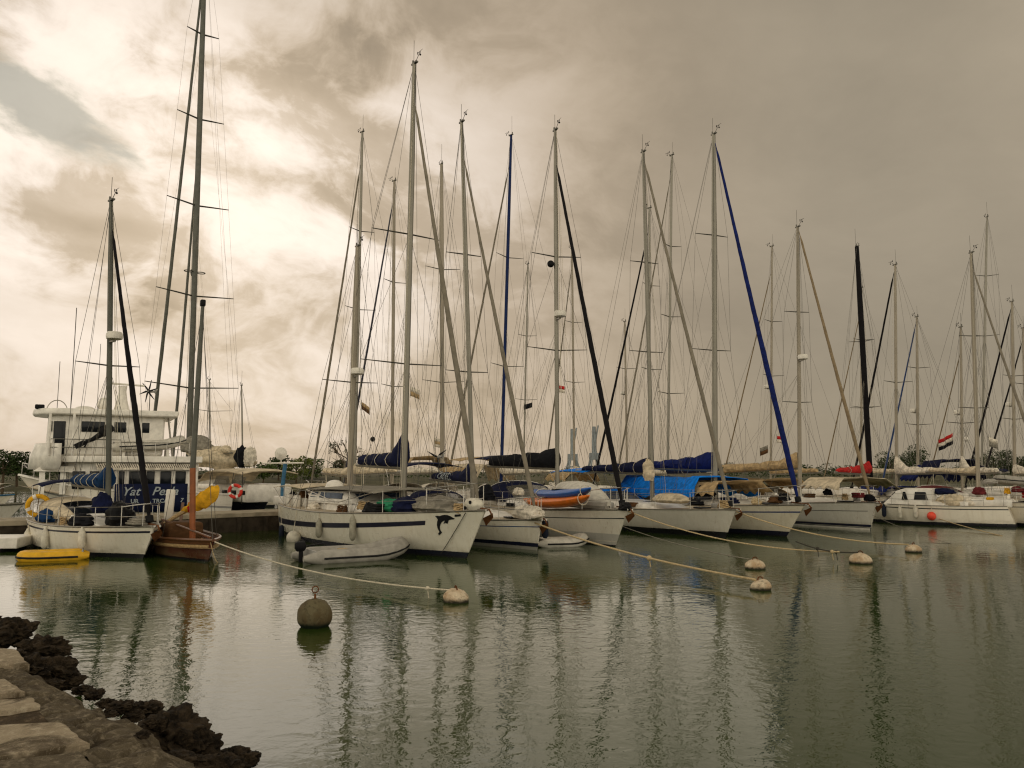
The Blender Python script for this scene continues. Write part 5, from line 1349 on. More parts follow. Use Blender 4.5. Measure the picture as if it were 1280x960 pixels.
rope('pale rope crossing the bows to the farthest buoy', bow('B4', -.03, -.2), BU['f'] + Vector((-.15, 0, 0)), .26, .024, 'rope', ())
e_ = W(1253, 670); rope('straw rope dropping from the red ball fender into the water', hull_pt if False else (D(1163, 645, 38.0)), e_, .04, .020, 'rope', ())
e_ = W(1190, 680); rope('faint thin rope slipping into the water beside the pale grey yacht', bow('B6', -.5, -.4), e_, .08, .010, 'wire_pale', ())
e_ = W(272, 703); rope('slack rope hanging from the red lugger bow into the water', LM @ Vector((LL / 2 - .1, -.05, .55)), e_, .1, .012, 'rope', ())
e_ = W(562, 702); _u1, _z1 = hull_uz(b1, 581, 640, -1); _u2, _z2 = hull_uz(b1, 552, 692, -1)
rope('thin line from the ketch bow down to its waterline', b1.M @ b1.H.p(_u1, _z1, -1, .03), b1.M @ b1.H.p(_u2, _z2, -1, .05), .02, .010, 'rope_dark', ())

# ------------------------------------------------------------------ life rings and deck gear (each thing on its own)
def lifering(label, loc, r=.30, m='red_plastic', rz=0.0, tilt=90):
    ro = empty('life_ring', loc, rz, label, 'life ring', 'life rings'); MB().torus((0, 0, 0), r, .075, 24, 8, Matrix.Rotation(R(tilt), 3, 'X')).build('ring', m, ro)
    for k in range(4):
        a_ = k * math.pi / 2 + .4; c = Matrix.Rotation(R(tilt), 3, 'X') @ Vector((r * math.cos(a_), r * math.sin(a_), 0)); t_ = Matrix.Rotation(R(tilt), 3, 'X') @ Vector((-math.sin(a_), math.cos(a_), 0))
        MB().tube([c - t_ * .05, c + t_ * .05], .082, 8).build('band', 'plastic_white', ro)
q = D(294, 614, 36.6); lifering('red and white life ring on the rail of the canopy cruiser', q, .27)
q = D(48, 632, 26.2); lifering('orange life ring on the stern rail of the small ivory sloop', q, .30, 'cv_yellow', .4)
q = D(352, 631, 33.4); o = MB().rbox((0, 0, 0), (.28, .16, .62), .07).build('horseshoe_buoy', 'hot_red', None, loc=q, rot=(0, 0, .3)); tag(o, 'orange-red horseshoe buoy on the stern rail of the ketch', 'life buoy')
q = D(212, 631, 24.4); o = MB().rbox((0, 0, 0), (.26, .10, .92), .09).build('boarding_plank', 'plastic_white', None, loc=q, rot=(0, R(3), .2)); tag(o, 'white upright boarding plank between the ivory sloop and the red lugger', 'plank')

def seat_z(y, p, d, py, k=.32):
    """keep a thing on the deck: inside the rail and no lower than the deck"""
    H = y.H; u = H.u_at(p.x); lim = max(.05, H.half(u) * .92 - d[1] * .5); p.y = max(-lim, min(lim, p.y)); p.z = max(top_at(y, p, py) - d[2] * .3, H.sheer(u) - .03 + d[2] * k)
    return p
def lump(name, label, cat, y, px, py, sy, d, m, seed=0, group=None, rough_=.18, style='bag'):
    """a bundle, bag or cover lying on a deck: an irregular creased heap with a flat underside"""
    d = tuple(v * .88 for v in d); p = seat_z(y, on_deck(y, px, sy, z=1.5), d, py)
    mb = MB(); off = seed * 3.7
    if style == 'coil':
        for k in range(5):
            r_ = d[0] * (.34 - .02 * k); mb.tube([Vector((r_ * math.cos(g) * (1 + .1 * math.sin(k + g * 2)), r_ * .62 * math.sin(g) * (1 + .1 * math.cos(k * 2 + g)), -d[2] * .28 + k * .05 + .02 * math.sin(3 * g + k))) for g in [q_ * math.pi / 10 for q_ in range(20)]], .026, 5, closed=True)
    elif style == 'fold':
        for k in range(3): mb.rbox((.03 * math.sin(k * 2 + seed), .02 * math.cos(k + seed), -d[2] * .25 + k * d[2] * .22), (d[0] * (1 - .08 * k), d[1] * (1 - .06 * k), d[2] * .24), .05, rz=.12 * math.sin(seed + k))
    else:
        def fn(v):
            w = Vector((v.x * 2 + off, v.y * 2, v.z * 2)); c_ = mnoise.noise(Vector((v.x * 5 + off, v.y * 5, v.z * 1.6)))
            return 1 + rough_ * (1.6 * mnoise.noise(w) + .9 * (abs(c_) - .25) + .5 * mnoise.noise(w * 4))
        mb.ball((0, 0, 0), (d[0] / 2, d[1] / 2, d[2] / 2), 34, 20, fn=fn)
        mb.v = [(a_ * (1 + .12 * (c_ < 0)), b_ * (1 + .12 * (c_ < 0)), max(c_, -d[2] * .32)) for a_, b_, c_ in mb.v]
    o = mb.build(name, m, None, loc=y.M @ p, rot=(0, 0, yaw(y))); tag(o, label, cat, group); return o
def crate(name, label, cat, y, px, py, sy, d, m, rzz=0.0, group=None, r=.04):
    p = seat_z(y, on_deck(y, px, sy, z=1.5), d, py + 2, .5)
    o = MB().rbox((0, 0, 0), d, r).build(name, m, None, loc=y.M @ p, rot=(0, 0, yaw(y) + rzz)); tag(o, label, cat, group); return o
# ketch
def doghouse(y, x0, x1, w, z0, h):
    rings = []
    for x, wi, hh in ((x0, w, h), (x1 - .35, w * .96, h), (x1, w * .93, h * .86), (x1 + .55, w * .86, .05)):
        rings.append([Vector((x, wi * a_, z0 + hh * b_)) for a_, b_ in ((1, -.2), (.97, .5), (.88, .93), (.7, 1), (0, 1.05), (-.7, 1), (-.88, .93), (-.97, .5), (-1, -.2))])
    d = MB().loft(rings).build('doghouse', 'white_gelcoat', y.root, ang=35)
    for sd in (1, -1):
        for xa_, xb_ in ((x0 + .15, x0 + .75), (x0 + 1.0, x1 - .25)):
            mb = MB(); P = [Vector((xa_, sd * (w * .975 + .006), z0 + h * .30)), Vector((xb_, sd * (w * .965 + .006), z0 + h * .30)), Vector((xb_ - .06, sd * (w * .925 + .006), z0 + h * .82)), Vector((xa_ + .10, sd * (w * .935 + .006), z0 + h * .82))]
            mb.add(P + [p - Vector((0, sd * .03, 0)) for p in P], [(0, 1, 2, 3), (7, 6, 5, 4), (0, 4, 5, 1), (1, 5, 6, 2), (2, 6, 7, 3), (3, 7, 4, 0)]); mb.build('window', 'glass_blue', d, smooth=False)
    mb = MB(); mb.add([(x1 + .07, w * .7, z0 + h * .80), (x1 + .46, w * .7, z0 + h * .25), (x1 + .46, -w * .7, z0 + h * .25), (x1 + .07, -w * .7, z0 + h * .80), (x1 + .02, w * .7, z0 + h * .76), (x1 + .41, w * .7, z0 + h * .21), (x1 + .41, -w * .7, z0 + h * .21), (x1 + .02, -w * .7, z0 + h * .76)], [(0, 1, 2, 3), (7, 6, 5, 4), (0, 4, 5, 1), (1, 5, 6, 2), (2, 6, 7, 3), (3, 7, 4, 0)]); mb.build('window', 'glass_blue', d, smooth=False)
    return d
xx0 = on_deck(b1, 388, -1.2, z=1.9).x; xx1 = on_deck(b1, 432, -1.2, z=1.9).x
zc = b1.H.sheer(.35) + .30; zh = top_at(b1, Vector((xx0, -1.2, 0)), 612) - zc
doghouse(b1, xx0, xx1, 1.28, zc, zh)
bimini(b1.root, xx0 - .1, on_deck(b1, 474, -1.2, z=2.2).x, 1.35, zc, zc + zh + .06, 'cv_grey', .10, legs=True)
bimini(b1.root, -b1.L / 2 + .35, xx0 - .35, 1.45, b1.H.sheer(.05), zc + zh + .10, 'cv_cream', .10)
lump('life_raft', 'white life raft canister on the doghouse roof of the ketch', 'life raft', b1, 418, 603, -.5, (1.2, .62, .5), 'plastic_white', 1, None, .03)
lump('tarpaulin', 'green tarpaulin bundle on the ketch deck ahead of the mizzen mast', 'tarpaulin', b1, 487, 627, -.9, (1.5, .7, .55), 'cv_green', 2)
lump('sail_bag', 'blue sail bag at the foot of the ketch main mast', 'bag', b1, 508, 626, -.8, (1.4, .8, .62), 'cv_navy', 3)
lump('deck_cover', 'grey canvas cover over the hatch on the ketch foredeck', 'cover', b1, 540, 625, -.5, (2.2, 1.2, .66), 'cv_grey', 4)
lump('rope_coil', 'tangle of tan rope beside the ketch doghouse', 'rope', b1, 455, 627, -1.3, (1.0, .4, .42), 'cv_tan', 5, None, .2, 'coil')
bx_ = crate('windlass_housing', 'white rounded winch housing with two black holes on the ketch bow', 'winch housing', b1, 589, 625, -.15, (.60, .40, .38), 'fender_white', .1, None, .16)
for k, (a_, c_) in enumerate(((.10, .08), (-.12, -.08))):
    MB().tube([(a_, -.20, c_), (a_, -.222, c_)], .05, 14).build('port', 'plastic_black', bx_)
lump('jerry_can', 'dark brown bundle on the aft deck of the ketch', 'bundle', b1, 379, 617, -.9, (.5, .5, .75), 'cv_brown', 6)
lump('sail_bag', 'dark bundle leaning in the ketch cockpit under the cream awning', 'bag', b1, 366, 622, -1.0, (.7, .5, .7), 'plastic_black', 7)
for k, (px, lb) in enumerate(((362, 'white jerry can at the very stern of the ketch'), (371, 'white jerry can just ahead of the sternmost one on the ketch'))):
    crate('jerry_can', lb, 'jerry can', b1, px, 638, -1.35, (.34, .2, .45), 'plastic_white', 0, 'jerry cans on the ketch')
lump('liferaft_bag', 'black bag on the stern of the grey dinghy beside the ketch', 'bag', b1, 410, 676, -2.75, (.62, .4, .46), 'plastic_black', 8)
# ivory sloop
lump('tarpaulin', 'bright blue tarpaulin rolled along the stern of the small ivory sloop', 'tarpaulin', b0, 60, 640, -.9, (1.2, .5, .55), 'cv_teal', 11)
lump('sail_bag', 'black sail bag on the foredeck of the small ivory sloop', 'bag', b0, 151, 634, -.2, (1.1, .8, .95), 'plastic_black', 12)
lump('cushion', 'dark cushion heap in the cockpit of the small ivory sloop', 'cushion', b0, 105, 646, -.7, (1.5, .6, .5), 'cv_black', 13)
lump('sail_bag', 'navy bag beside the mast of the small ivory sloop', 'bag', b0, 128, 622, -.3, (.8, .6, .8), 'cv_navy', 14)
# sloop with the lettered cover
b2_ = Y['B2']
lump('rope_coil', 'coil of cream rope on the foredeck of the sloop with the lettered cover', 'rope', b2_, 652, 640, -.5, (.9, .5, .35), 'rope', 21, None, .2, 'coil')
lump('sail_bag', 'crumpled white sail on deck between the lettered cover sloop and the kayaks', 'sail', b2_, 628, 636, -1.0, (2.0, .6, .55), 'cv_white', 22)
lump('sail_bag', 'dark bag behind the bow of the dolphin ketch on the neighbouring sloop', 'bag', b2_, 606, 611, -.8, (.8, .6, .7), 'cv_black', 23)
# bright blue awning
b4 = Y['B4']; b5 = Y['B5']
def awning(y, px0, px1, sy0, sy1, py_top, py_bot, m, label, seed=0):
    a_ = on_deck(y, px0, sy0, z=2.2); c_ = on_deck(y, px1, sy0, z=2.2); zt_ = top_at(y, a_, py_top); zb_ = top_at(y, a_, py_bot); n = 14
    rows = []
    for j, (f, zf) in enumerate(((sy0 - .5, 0), (sy0 - .35, .45), (sy0, .95), (lerp(sy0, sy1, .5), 1.0), (sy1, .9), (sy1 + .4, .1))):
        rows.append([Vector((lerp(a_.x, c_.x, i / n) + (.35 * (1 - zf) if i == n else 0), f, lerp(zb_, zt_, zf) + .09 * math.sin(i * 1.9 + j + seed) * (1 - .4 * zf) - .12 * math.sin(math.pi * i / n) * zf)) for i in range(n + 1)])
    ro = empty('awning', y.M @ Vector((0, 0, 0)), yaw(y), label, 'awning', 'awnings over cockpits'); MB().grid(rows).build('cloth', m, ro, solid=.012)
    for i in (0, n):
        for sd in (0, 5): MB().tube([rows[sd][i], rows[sd][i] + Vector((0, (-.2 if sd == 0 else .2), -.55))], .008, 4).build('guy_line', 'rope_pale', ro)
awning(b5, 783, 874, -1.1, 1.3, 594, 618, 'cv_bright', 'bright blue tarpaulin awning stretched under the royal blue boom cover')
awning(b5, 858, 898, -1.0, 1.0, 600, 617, 'cv_tan', 'tan awning between the bright blue tarpaulin and the mast beside it', 2)
awning(Y['B6'], 910, 955, -.9, 1.1, 598, 610, 'cv_tan', 'tan awning under the tan sail cover of the pale grey yacht', 3)
awning(Y['B6'], 1010, 1055, -.9, 1.1, 597, 609, 'cv_cream', 'cream awning right of the royal blue headsail', 4)
awning(K[12], 1112, 1150, -.9, 1.1, 607, 618, 'cv_blue', 'blue awning behind the cabin motorsailer', 5)
awning(K[14], 1155, 1195, -.9, 1.1, 590, 601, 'cv_blue', 'blue awning below the red striped flag', 6)
awning(K[14], 1198, 1224, -.9, 1.1, 574, 599, 'cv_navy', 'peaked navy cover near the leaning mast at the right', 7)
awning(K[5], 715, 745, -.9, 1.1, 590, 601, 'cv_tan', 'tan awning behind the upturned dinghy', 8)
awning(K[3], 520, 560, -.9, 1.1, 572, 590, 'cv_tan', 'tan tent-shaped awning behind the lettered sail cover', 9)
awning(K[4], 602, 640, -.9, 1.1, 580, 600, 'cv_cream', 'cream awning beside the deep blue mast', 10)
lump('sail_bag', 'dark heap under the bright blue tarpaulin', 'bag', b5, 880, 609, -.9, (1.4, .7, .7), 'cv_black', 31)
lump('sail_bag', 'dark brown heap aft of the royal blue headsail', 'bag', Y['B6'], 944, 608, -.9, (1.6, .7, .8), 'cv_brown', 32)
lump('plant_pot', 'straw-coloured wreath of rope on the cream hulled yacht foredeck', 'rope', b5, 945, 624, -.7, (.5, .35, .38), 'rope', 33)
lump('deck_box', 'long beige cover on the foredeck of the thick-jibbed white yacht', 'cover', b4, 838, 619, -.6, (2.4, 1.0, .55), 'cv_cream', 34, None, .06)
lump('sail_bag', 'cream hanked sail hung beside the mast above the bright blue tarpaulin', 'sail', b4, 811, 580, -.25, (.55, .5, 1.3), 'cv_cream', 35)
lump('sail_bag', 'small black heap at the pulpit of the kayak yacht', 'bag', b3, 776, 632, -.2, (.6, .4, .35), 'plastic_black', 36)
# more small gear, one thing each, spread over the decks
rg = random.Random(5); cols = [('cv_black', 'black'), ('cv_navy', 'navy'), ('cv_white', 'white'), ('cv_tan', 'tan'), ('cv_brown', 'brown'), ('cv_maroon', 'maroon'), ('cv_blue', 'blue'), ('orange_plastic', 'orange'), ('cv_green', 'green'), ('cv_grey', 'grey')]
gear = [('B1', 392, 637, -1.35, 'cv_white'), ('B1', 428, 633, -1.5, 'cv_brown'), ('B1', 470, 630, -1.4, 'plastic_black'), ('B1', 524, 633, -1.2, 'cv_brown'), ('B1', 558, 634, -.7, 'cv_tan'),
        ('B3', 640, 629, -1.2, 'cv_black'), ('B3', 648, 612, -1.0, 'cv_white'), ('B3', 690, 606, -1.0, 'cv_white'), ('B4', 790, 628, -1.1, 'cv_brown'), ('B4', 868, 626, -.7, 'cv_black'), ('B4', 896, 628, -.4, 'cv_tan'),
        ('B5', 912, 622, -1.0, 'cv_navy'), ('B5', 965, 622, -.5, 'cv_brown'), ('B5', 978, 619, -.3, 'plastic_black'), ('B6', 1012, 617, -1.1, 'cv_brown'), ('B6', 1030, 613, -1.0, 'cv_black'), ('B6', 1048, 619, -.8, 'cv_tan'), ('B6', 1066, 616, -.5, 'cv_maroon'), ('B6', 1080, 620, -.3, 'cv_black'),
        ('B0', 80, 650, -.9, 'cv_tan'), ('B0', 168, 648, -.3, 'cv_grey'), ('B8', 1262, 610, -1.0, 'cv_maroon'), ('B8', 1248, 612, -1.2, 'cv_yellow'), ('B8', 1274, 616, -.9, 'cv_red'), ('B8', 1238, 600, -1.0, 'rib_grey')]
nm = {'cv_white': 'white', 'cv_brown': 'brown', 'plastic_black': 'black', 'cv_tan': 'tan', 'cv_black': 'black', 'cv_navy': 'navy', 'cv_maroon': 'maroon', 'cv_grey': 'grey', 'cv_yellow': 'yellow', 'cv_red': 'red', 'rib_grey': 'grey'}
bt = {'B0': 'the small ivory sloop', 'B1': 'the dolphin ketch', 'B3': 'the kayak yacht', 'B4': 'the thick-jibbed yacht', 'B5': 'the yacht with the royal blue headsail', 'B6': 'the pale grey yacht', 'B8': 'the yacht cut off at the right edge'}
seen = {}
for k, (bk, px, py, sy, m) in enumerate(gear):
    yb_ = Y[bk]; first = seen.get((bk, nm[m]), 0); seen[(bk, nm[m])] = first + 1
    kind = ('bag', 'coil of rope', 'folded cloth')[k % 3]
    where = 'towards the stern of' if on_deck(yb_, px, sy, z=1.5).x < -1 else ('on the foredeck of' if on_deck(yb_, px, sy, z=1.5).x > 2.5 else 'amidships on')
    lump({'bag': 'deck_bag', 'coil of rope': 'rope_coil', 'folded cloth': 'folded_cloth'}[kind], f'small {nm[m]} {kind} {where} {bt[bk]}'.replace('coil of rope', 'rope coil'), 'deck gear', yb_, px, py, sy, (rg.uniform(.5, .9), rg.uniform(.32, .45), rg.uniform(.28, .42)), m, 40 + k, 'small gear on the decks', .22, ('bag', 'coil', 'fold')[k % 3])
# cabin motorsailer gear
b7 = Y['B7']
xq0 = on_deck(b7, 1168, 0, z=1.2).x; xq1 = on_deck(b7, 1124, 0, z=1.2).x
dg_ = doghouse(b7, xq0, xq1, .93, b7.H.sheer(.5) + .02, .72)
for c_ in kids(dg_): c_.data.materials[0] = MATS['glass_dark']
sd7 = -1 if (b7.M @ Vector((0, -1, 0))).y < (b7.M @ Vector((0, 1, 0))).y else 1
lump('sail_bag', 'cream sail heap draped over the aft deck of the cabin motorsailer', 'sail', b7, 1190, 624, sd7 * .5, (1.4, 1.0, .75), 'cv_cream', 71)
lump('mattress', 'striped white roll at the stern of the cabin motorsailer', 'roll', b7, 1211, 624, sd7 * .5, (.8, .7, .62), 'cv_white', 72, None, .04)
crate('deck_box', 'yellow box at the stern corner of the cabin motorsailer', 'box', b7, 1237, 622, sd7 * .6, (.3, .3, .42), 'cv_yellow')
lump('sail_bag', 'maroon bag behind the cabin motorsailer', 'bag', b7, 1224, 611, 0, (.6, .5, .5), 'cv_maroon', 73)
lump('tarpaulin', 'navy tarpaulin heap near the tan roof of the cabin motorsailer', 'tarpaulin', b7, 1180, 612, -sd7 * .3, (1.0, .7, .4), 'cv_navy', 74)
# tall ketch: heap of sails and two striped cushions aft of the trawler
def world_lump(name, label, cat, px, py, Yd, d, m, seed, rough_=.2):
    q = D(px, py, Yd); off = seed * 2.3; mb = MB(); mb.ball((0, 0, 0), (d[0] / 2, d[1] / 2, d[2] / 2), 22, 14, fn=lambda v: 1 + rough_ * 2 * mnoise.noise((v.x * 2.2 + off, v.y * 2.2, v.z * 2.2)))
    o = mb.build(name, m, None, loc=q, rot=(0, 0, .2)); tag(o, label, cat); return o
world_lump('sail_heap', 'long heap of cream sails stowed on the tallest yacht', 'sail', 276, 574, 53, (4.5, 1.3, 1.2), 'cv_cream', 1)
world_lump('sail_heap', 'peaked grey cover on the tallest yacht right of its mast base', 'cover', 247, 558, 53.5, (1.9, 1.0, 1.35), 'cv_grey', 2)
for k, px in enumerate((302, 312)):
    world_lump('tender_cover', ('black and cream folded cover at the stern of the tallest yacht', 'cream rolled cover beside the black and cream one')[k], 'cover', px, 571, 52, (.85, .65, 1.3), ('cv_black', 'cv_white')[k], 5 + k)

# ------------------------------------------------------------------ flags and day shapes
def flag(label, px, py, Yd, w, h, cols, rz=.2, droop=.35, pole=0.0):
    q = D(px, py, Yd); ro = empty('flag', q, rz, label, 'flag', 'flags'); n = 10
    for k, m in enumerate(cols):
        z0, z1 = h / 2 - h * k / len(cols), h / 2 - h * (k + 1) / len(cols)
        MB().grid([[Vector((w * i / n, .06 * w * math.sin(i * 1.3), lerp(z0, z1, f) - droop * w * (i / n) ** 1.2)) for i in range(n + 1)] for f in (0, .5, 1)]).build('band', m, ro, solid=.006)
    MB().tube([(0, 0, -h * .7 - pole), (0, 0, h * .8)], .012, 5).build('staff', 'wire_pale', ro)
flag('flag with red, white and black bands at the right', 1173, 557, 46, .95, .62, ('cv_red', 'cv_white', 'cv_black'), .15, -.45)
flag('small faded orange pennant left of the ketch main mast', 452, 507, 44, .45, .4, ('cv_tan', 'cv_brown'), .3, .7)
flag('small pale courtesy flag beside the ketch main mast', 513, 489, 43, .5, .5, ('cv_white', 'cv_tan'), .3, .4)
flag('small pale striped flag below the lettered yacht spreader', 543, 553, 46, .5, .5, ('cv_white', 'cv_tan', 'cv_white'), .1, .2)
flag('tiny red and white flag on the far slim mast', 699, 486, 58, .4, .5, ('cv_red', 'cv_white'), .1, .2)
flag('tiny red and white pennant beside the royal blue headsail', 971, 549, 50, .45, .4, ('cv_red', 'cv_white'), .2, .1)
flag('small dark pennant left of the black sail cover', 655, 509, 48, .5, .3, ('cv_black',), .2, -.3)
flag('limp red ensign on the trawler yacht', 226, 583, 39, .35, .9, ('cv_red', 'cv_red'), .2, 1.6)
flag('pale patterned flag near the right edge', 1236, 552, 47, .6, .55, ('cv_white', 'cv_grey'), .2, .3)
flag('small grey pennant in the rigging above the cream hulled yacht', 950, 565, 52, .5, .5, ('cv_grey', 'cv_brown'), -.2, -.4)
for px, py, yy, lb in ((466, 549, 44, 'black anchor ball hanging in the rigging left of the ketch main mast'), (1208, 513 + 36, 46, 'white masthead float low in the rigging at the right')):
    q = D(px, py, yy); o = MB().ball((0, 0, 0), .14, 12, 8).build('anchor_ball', 'plastic_black' if 'black' in lb else 'plastic_white', None, loc=q); tag(o, lb, 'anchor ball')
    MB().tube([(0, 0, .1), (0, 0, 5)], .005, 4).build('line', 'wire_pale', o)

# ------------------------------------------------------------------ far shore, trees, cranes
mat('shore_earth', (.09, .085, .05), .95, var=.4, scale=.4)
rows = []
for i in range(60):
    x = lerp(-260, 320, i / 59); yb_ = 104 + max(0, x + 45) * .55
    h = .7 + .5 * math.sin(i * .9) + .3 * math.sin(i * 2.3)
    rows.append([Vector((x, yb_ - 2, -.4)), Vector((x, yb_, .35)), Vector((x, yb_ + 14, 1.0 + h * .6)), Vector((x, yb_ + 90, 1.8 + h)), Vector((x, yb_ + 400, 2.0))])
o = MB().grid(rows).build('far_shore', 'shore_earth'); tag(o, 'low far shore of the harbour', 'shore', kind='structure')
def shore_y(x): return 104 + max(0, x + 45) * .55

def crown_mb(cl, n, leaf, seed):
    """leaf-sized faces spread through a set of clumps (centre, radii)"""
    rnd = random.Random(seed); mb = MB()
    tot = sum(r[0] * r[2] for c, r in cl)
    for c, r in cl:
        for _ in range(int(n * r[0] * r[2] / tot)):
            while True:
                p = Vector((rnd.uniform(-1, 1), rnd.uniform(-1, 1), rnd.uniform(-1, 1)))
                if .25 < p.length < 1: break
            p = p.normalized() * p.length ** .5
            q = Vector(c) + Vector((p.x * r[0], p.y * r[1], p.z * r[2]))
            a = Vector((rnd.gauss(0, 1), rnd.gauss(0, 1), rnd.gauss(0, .6))).normalized(); b = a.cross(Vector((rnd.gauss(0, 1), rnd.gauss(0, 1), rnd.gauss(0, 1)))).normalized()
            l_ = leaf * rnd.uniform(.6, 1.4); w_ = l_ * rnd.uniform(.35, .7)
            mb.add([q - a * l_, q + b * w_ * .6, q + a * l_, q - b * w_ * .6], [(0, 1, 2, 3)])
    return mb
def tree(label, x, yv, h, w, m, seed, bare=False, group='trees on the far shore', n=1400, leaf=.16, z0=.5):
    rnd = random.Random(seed); ro = empty('tree', (x, yv, z0), rnd.uniform(0, 6), label, 'tree', group)
    tk = MB(); top = Vector((rnd.uniform(-.3, .3), rnd.uniform(-.3, .3), h * .6)); tk.tube([(0, 0, -.5), top * .5 + Vector((.1, 0, 0)), top], [h * .035, h * .025, h * .012], 7)
    cl = []
    nl = 9 if not bare else 12
    for k in range(nl):
        a = rnd.uniform(0, 6.28); rr_ = w * rnd.uniform(.25, .95); z = h * rnd.uniform(.38, .95) * (1 - .25 * rr_ / w); e = Vector((rr_ * math.cos(a), rr_ * math.sin(a), z))
        s_ = top * rnd.uniform(.4, .95); tk.tube([s_, s_.lerp(e, .5) + Vector((0, 0, .15)), e], [h * .012, h * .008, h * .004], 5)
        k_ = w * rnd.uniform(.22, .46) * (.45 if bare else 1); cl.append((e, (k_, k_, k_ * rnd.uniform(.55, .85))))
        if bare:
            for j in range(3): e2 = e + Vector((rnd.uniform(-.7, .7), rnd.uniform(-.7, .7), rnd.uniform(.1, .9))); tk.tube([s_.lerp(e, .7), e2], [h * .006, h * .003], 4)
    if not bare: cl.append((Vector((0, 0, h * .6)), (w * .55, w * .55, h * .28)))
    tk.build('trunk', 'bark', ro); crown_mb(cl, n if not bare else 260, leaf, seed).build('crown', m, ro, smooth=False)
def tx_(px, yv): return (px - 640) / F * yv
T_ = [(-14, 103, 5.6, 4.0, 'leaf_dark', 'dark bushy tree at the far left edge, partly out of frame'), (8, 102, 5.4, 3.0, 'leaf_dark', 'dark round tree behind the bow of the trawler yacht, left of its neighbour'), (26, 106, 5.3, 2.4, 'leaf_dark', 'dark tree touching the trawler bow, the right one of the pair'),
      (330, 112, 3.6, 2.4, 'leaf_mid', 'low green bush behind the white dish post'), (350, 118, 4.6, 2.6, 'leaf_dark', 'dark tree just right of the white dish post'), (373, 116, 4.4, 2.4, 'leaf_light', 'yellow-green bush left of the spindly bare tree'), (392, 122, 4.6, 2.8, 'leaf_mid', 'mid green tree under the spindly bare tree'), (428, 124, 4.4, 2.4, 'leaf_dark', 'dark tree behind the mizzen mast of the ketch')]
for k, (px, yv, h, w, m, lb) in enumerate(T_): tree(lb, tx_(px, yv), yv, h, w, m, 200 + k, leaf=.2)
tree('tall spindly tree with sparse leaves behind the ketch', tx_(410, 100), 112, 7.4, 3.4, 'leaf_dark', 230, bare=True, leaf=.17)
for k, (px, lb) in enumerate(((1112, 'far tree showing between the masts over the cabin motorsailer'), (1135, 'far tree behind the slim mast right of the cabin motorsailer bow'), (1240, 'far tree left of the stout cream mast at the right'), (1262, 'far tree right at the stout cream mast near the right edge'), (1290, 'far tree at the right edge behind the twin black headsails'))):
    yv = shore_y(tx_(px, 190)) + 6; tree(lb, tx_(px, yv), yv, 6.5 + k % 3, 5.5, 'leaf_dark', 240 + k, leaf=.24, n=2600)
# the farther wood reads as one mass
cl = []; rnd = random.Random(77)
for i in range(230):
    x = rnd.uniform(-150, 330); yv = shore_y(x) + rnd.uniform(16, 60); h = rnd.uniform(1.0, 2.4) * (1.0 if x < 20 else 1.4)
    cl.append((Vector((x, yv, 1.5 + h * .3)), (rnd.uniform(2.0, 5), rnd.uniform(1.5, 3), h * .75)))
o = crown_mb(cl, 42000, .30, 78).build('treeline', 'leaf_dark', None, smooth=False); tag(o, 'low dark line of far trees along the shore', 'trees', kind='stuff')
def crane(label, px, py_top, Yd):
    q = D(px, 586, Yd); q.z = 1.5; ro = empty('harbour_crane', q, .3, label, 'crane', 'harbour cranes'); zt_ = D(px, py_top, Yd).z - 1.5; w = 2.2
    lgm = MB()
    for sx in (-1, 1):
        for sy in (-1, 1): lgm.tube([(sx * w * 1.6, sy * w, 0), (sx * w * .8, sy * w * .5, zt_ * .30)], .55, 4)
    lgm.box((0, 0, zt_ * .15), (w * 3, w * 2, .7)); lgm.build('portal_frame', 'crane_haze_blue', ro)
    MB().box((0, 0, zt_ * .36), (w * 2.0, w * 1.6, zt_ * .14)).build('machine_house', 'crane_haze_blue', ro)
    MB().tube([(0, 0, zt_ * .4), (0, 0, zt_ * .98)], [1.5, 1.05], 4).build('tower', 'crane_haze_blue', ro)
    MB().tube([(0, 0, zt_ * .55), (w * .6, -w * 1.2, zt_)], [.7, .4], 4).build('jib', 'crane_haze_blue', ro)
crane('hazy blue harbour crane, the left one of the far pair', 716, 535, 430); crane('hazy blue harbour crane, the taller right one of the far pair', 743, 532, 430)

# ------------------------------------------------------------------ quay in the near left corner
ZQ = .75
def ground_mat(name, dark, mid, light, s1, stain=(.045, .032, .018), crack=0.0):
    """weathered ground: stains, mid-size mottling and fine grit"""
    m = bpy.data.materials.new(name); m.use_nodes = True; nt = m.node_tree; p = nt.nodes['Principled BSDF']; MATS[name] = m
    tc = nt.nodes.new('ShaderNodeTexCoord'); v = tc.outputs['Object']
    n1 = noise(nt, v, s1, 6, .65, .4); n2 = noise(nt, v, s1 * 5.5, 6, .7, .2); n3 = noise(nt, v, s1 * 34, 4, .7); n4 = noise(nt, v, s1 * .8, 5, .6, 1.2)
    c = mix(nt, n1.sm(.30, .70), dark, mid); c = mix(nt, n2.sm(.48, .66), c, light); c = mix(nt, n4.sm(.50, .64) * .85, c, stain); c = mix(nt, n3.sm(.54, .70) * .55, c, tuple(q * .35 for q in mid)); c = mix(nt, n3.sm(.44, .30) * .4, c, tuple(min(1, q * 1.5) for q in light))
    nt.links.new(c, p.inputs['Base Color']); p.inputs['Roughness'].default_value = .92; p.inputs['Specular IOR Level'].default_value = .12
    bm = nt.nodes.new('ShaderNodeBump'); bm.inputs['Strength'].default_value = 1; bm.inputs['Distance'].default_value = .02
    nt.links.new((n2 * 1.0 + n3 * .45 + n1 * .6).s, bm.inputs['Height']); nt.links.new(bm.outputs[0], p.inputs['Normal'])
ground_mat('quay_stone', (.062, .049, .032), (.135, .108, .070), (.23, .19, .13), 3.2)
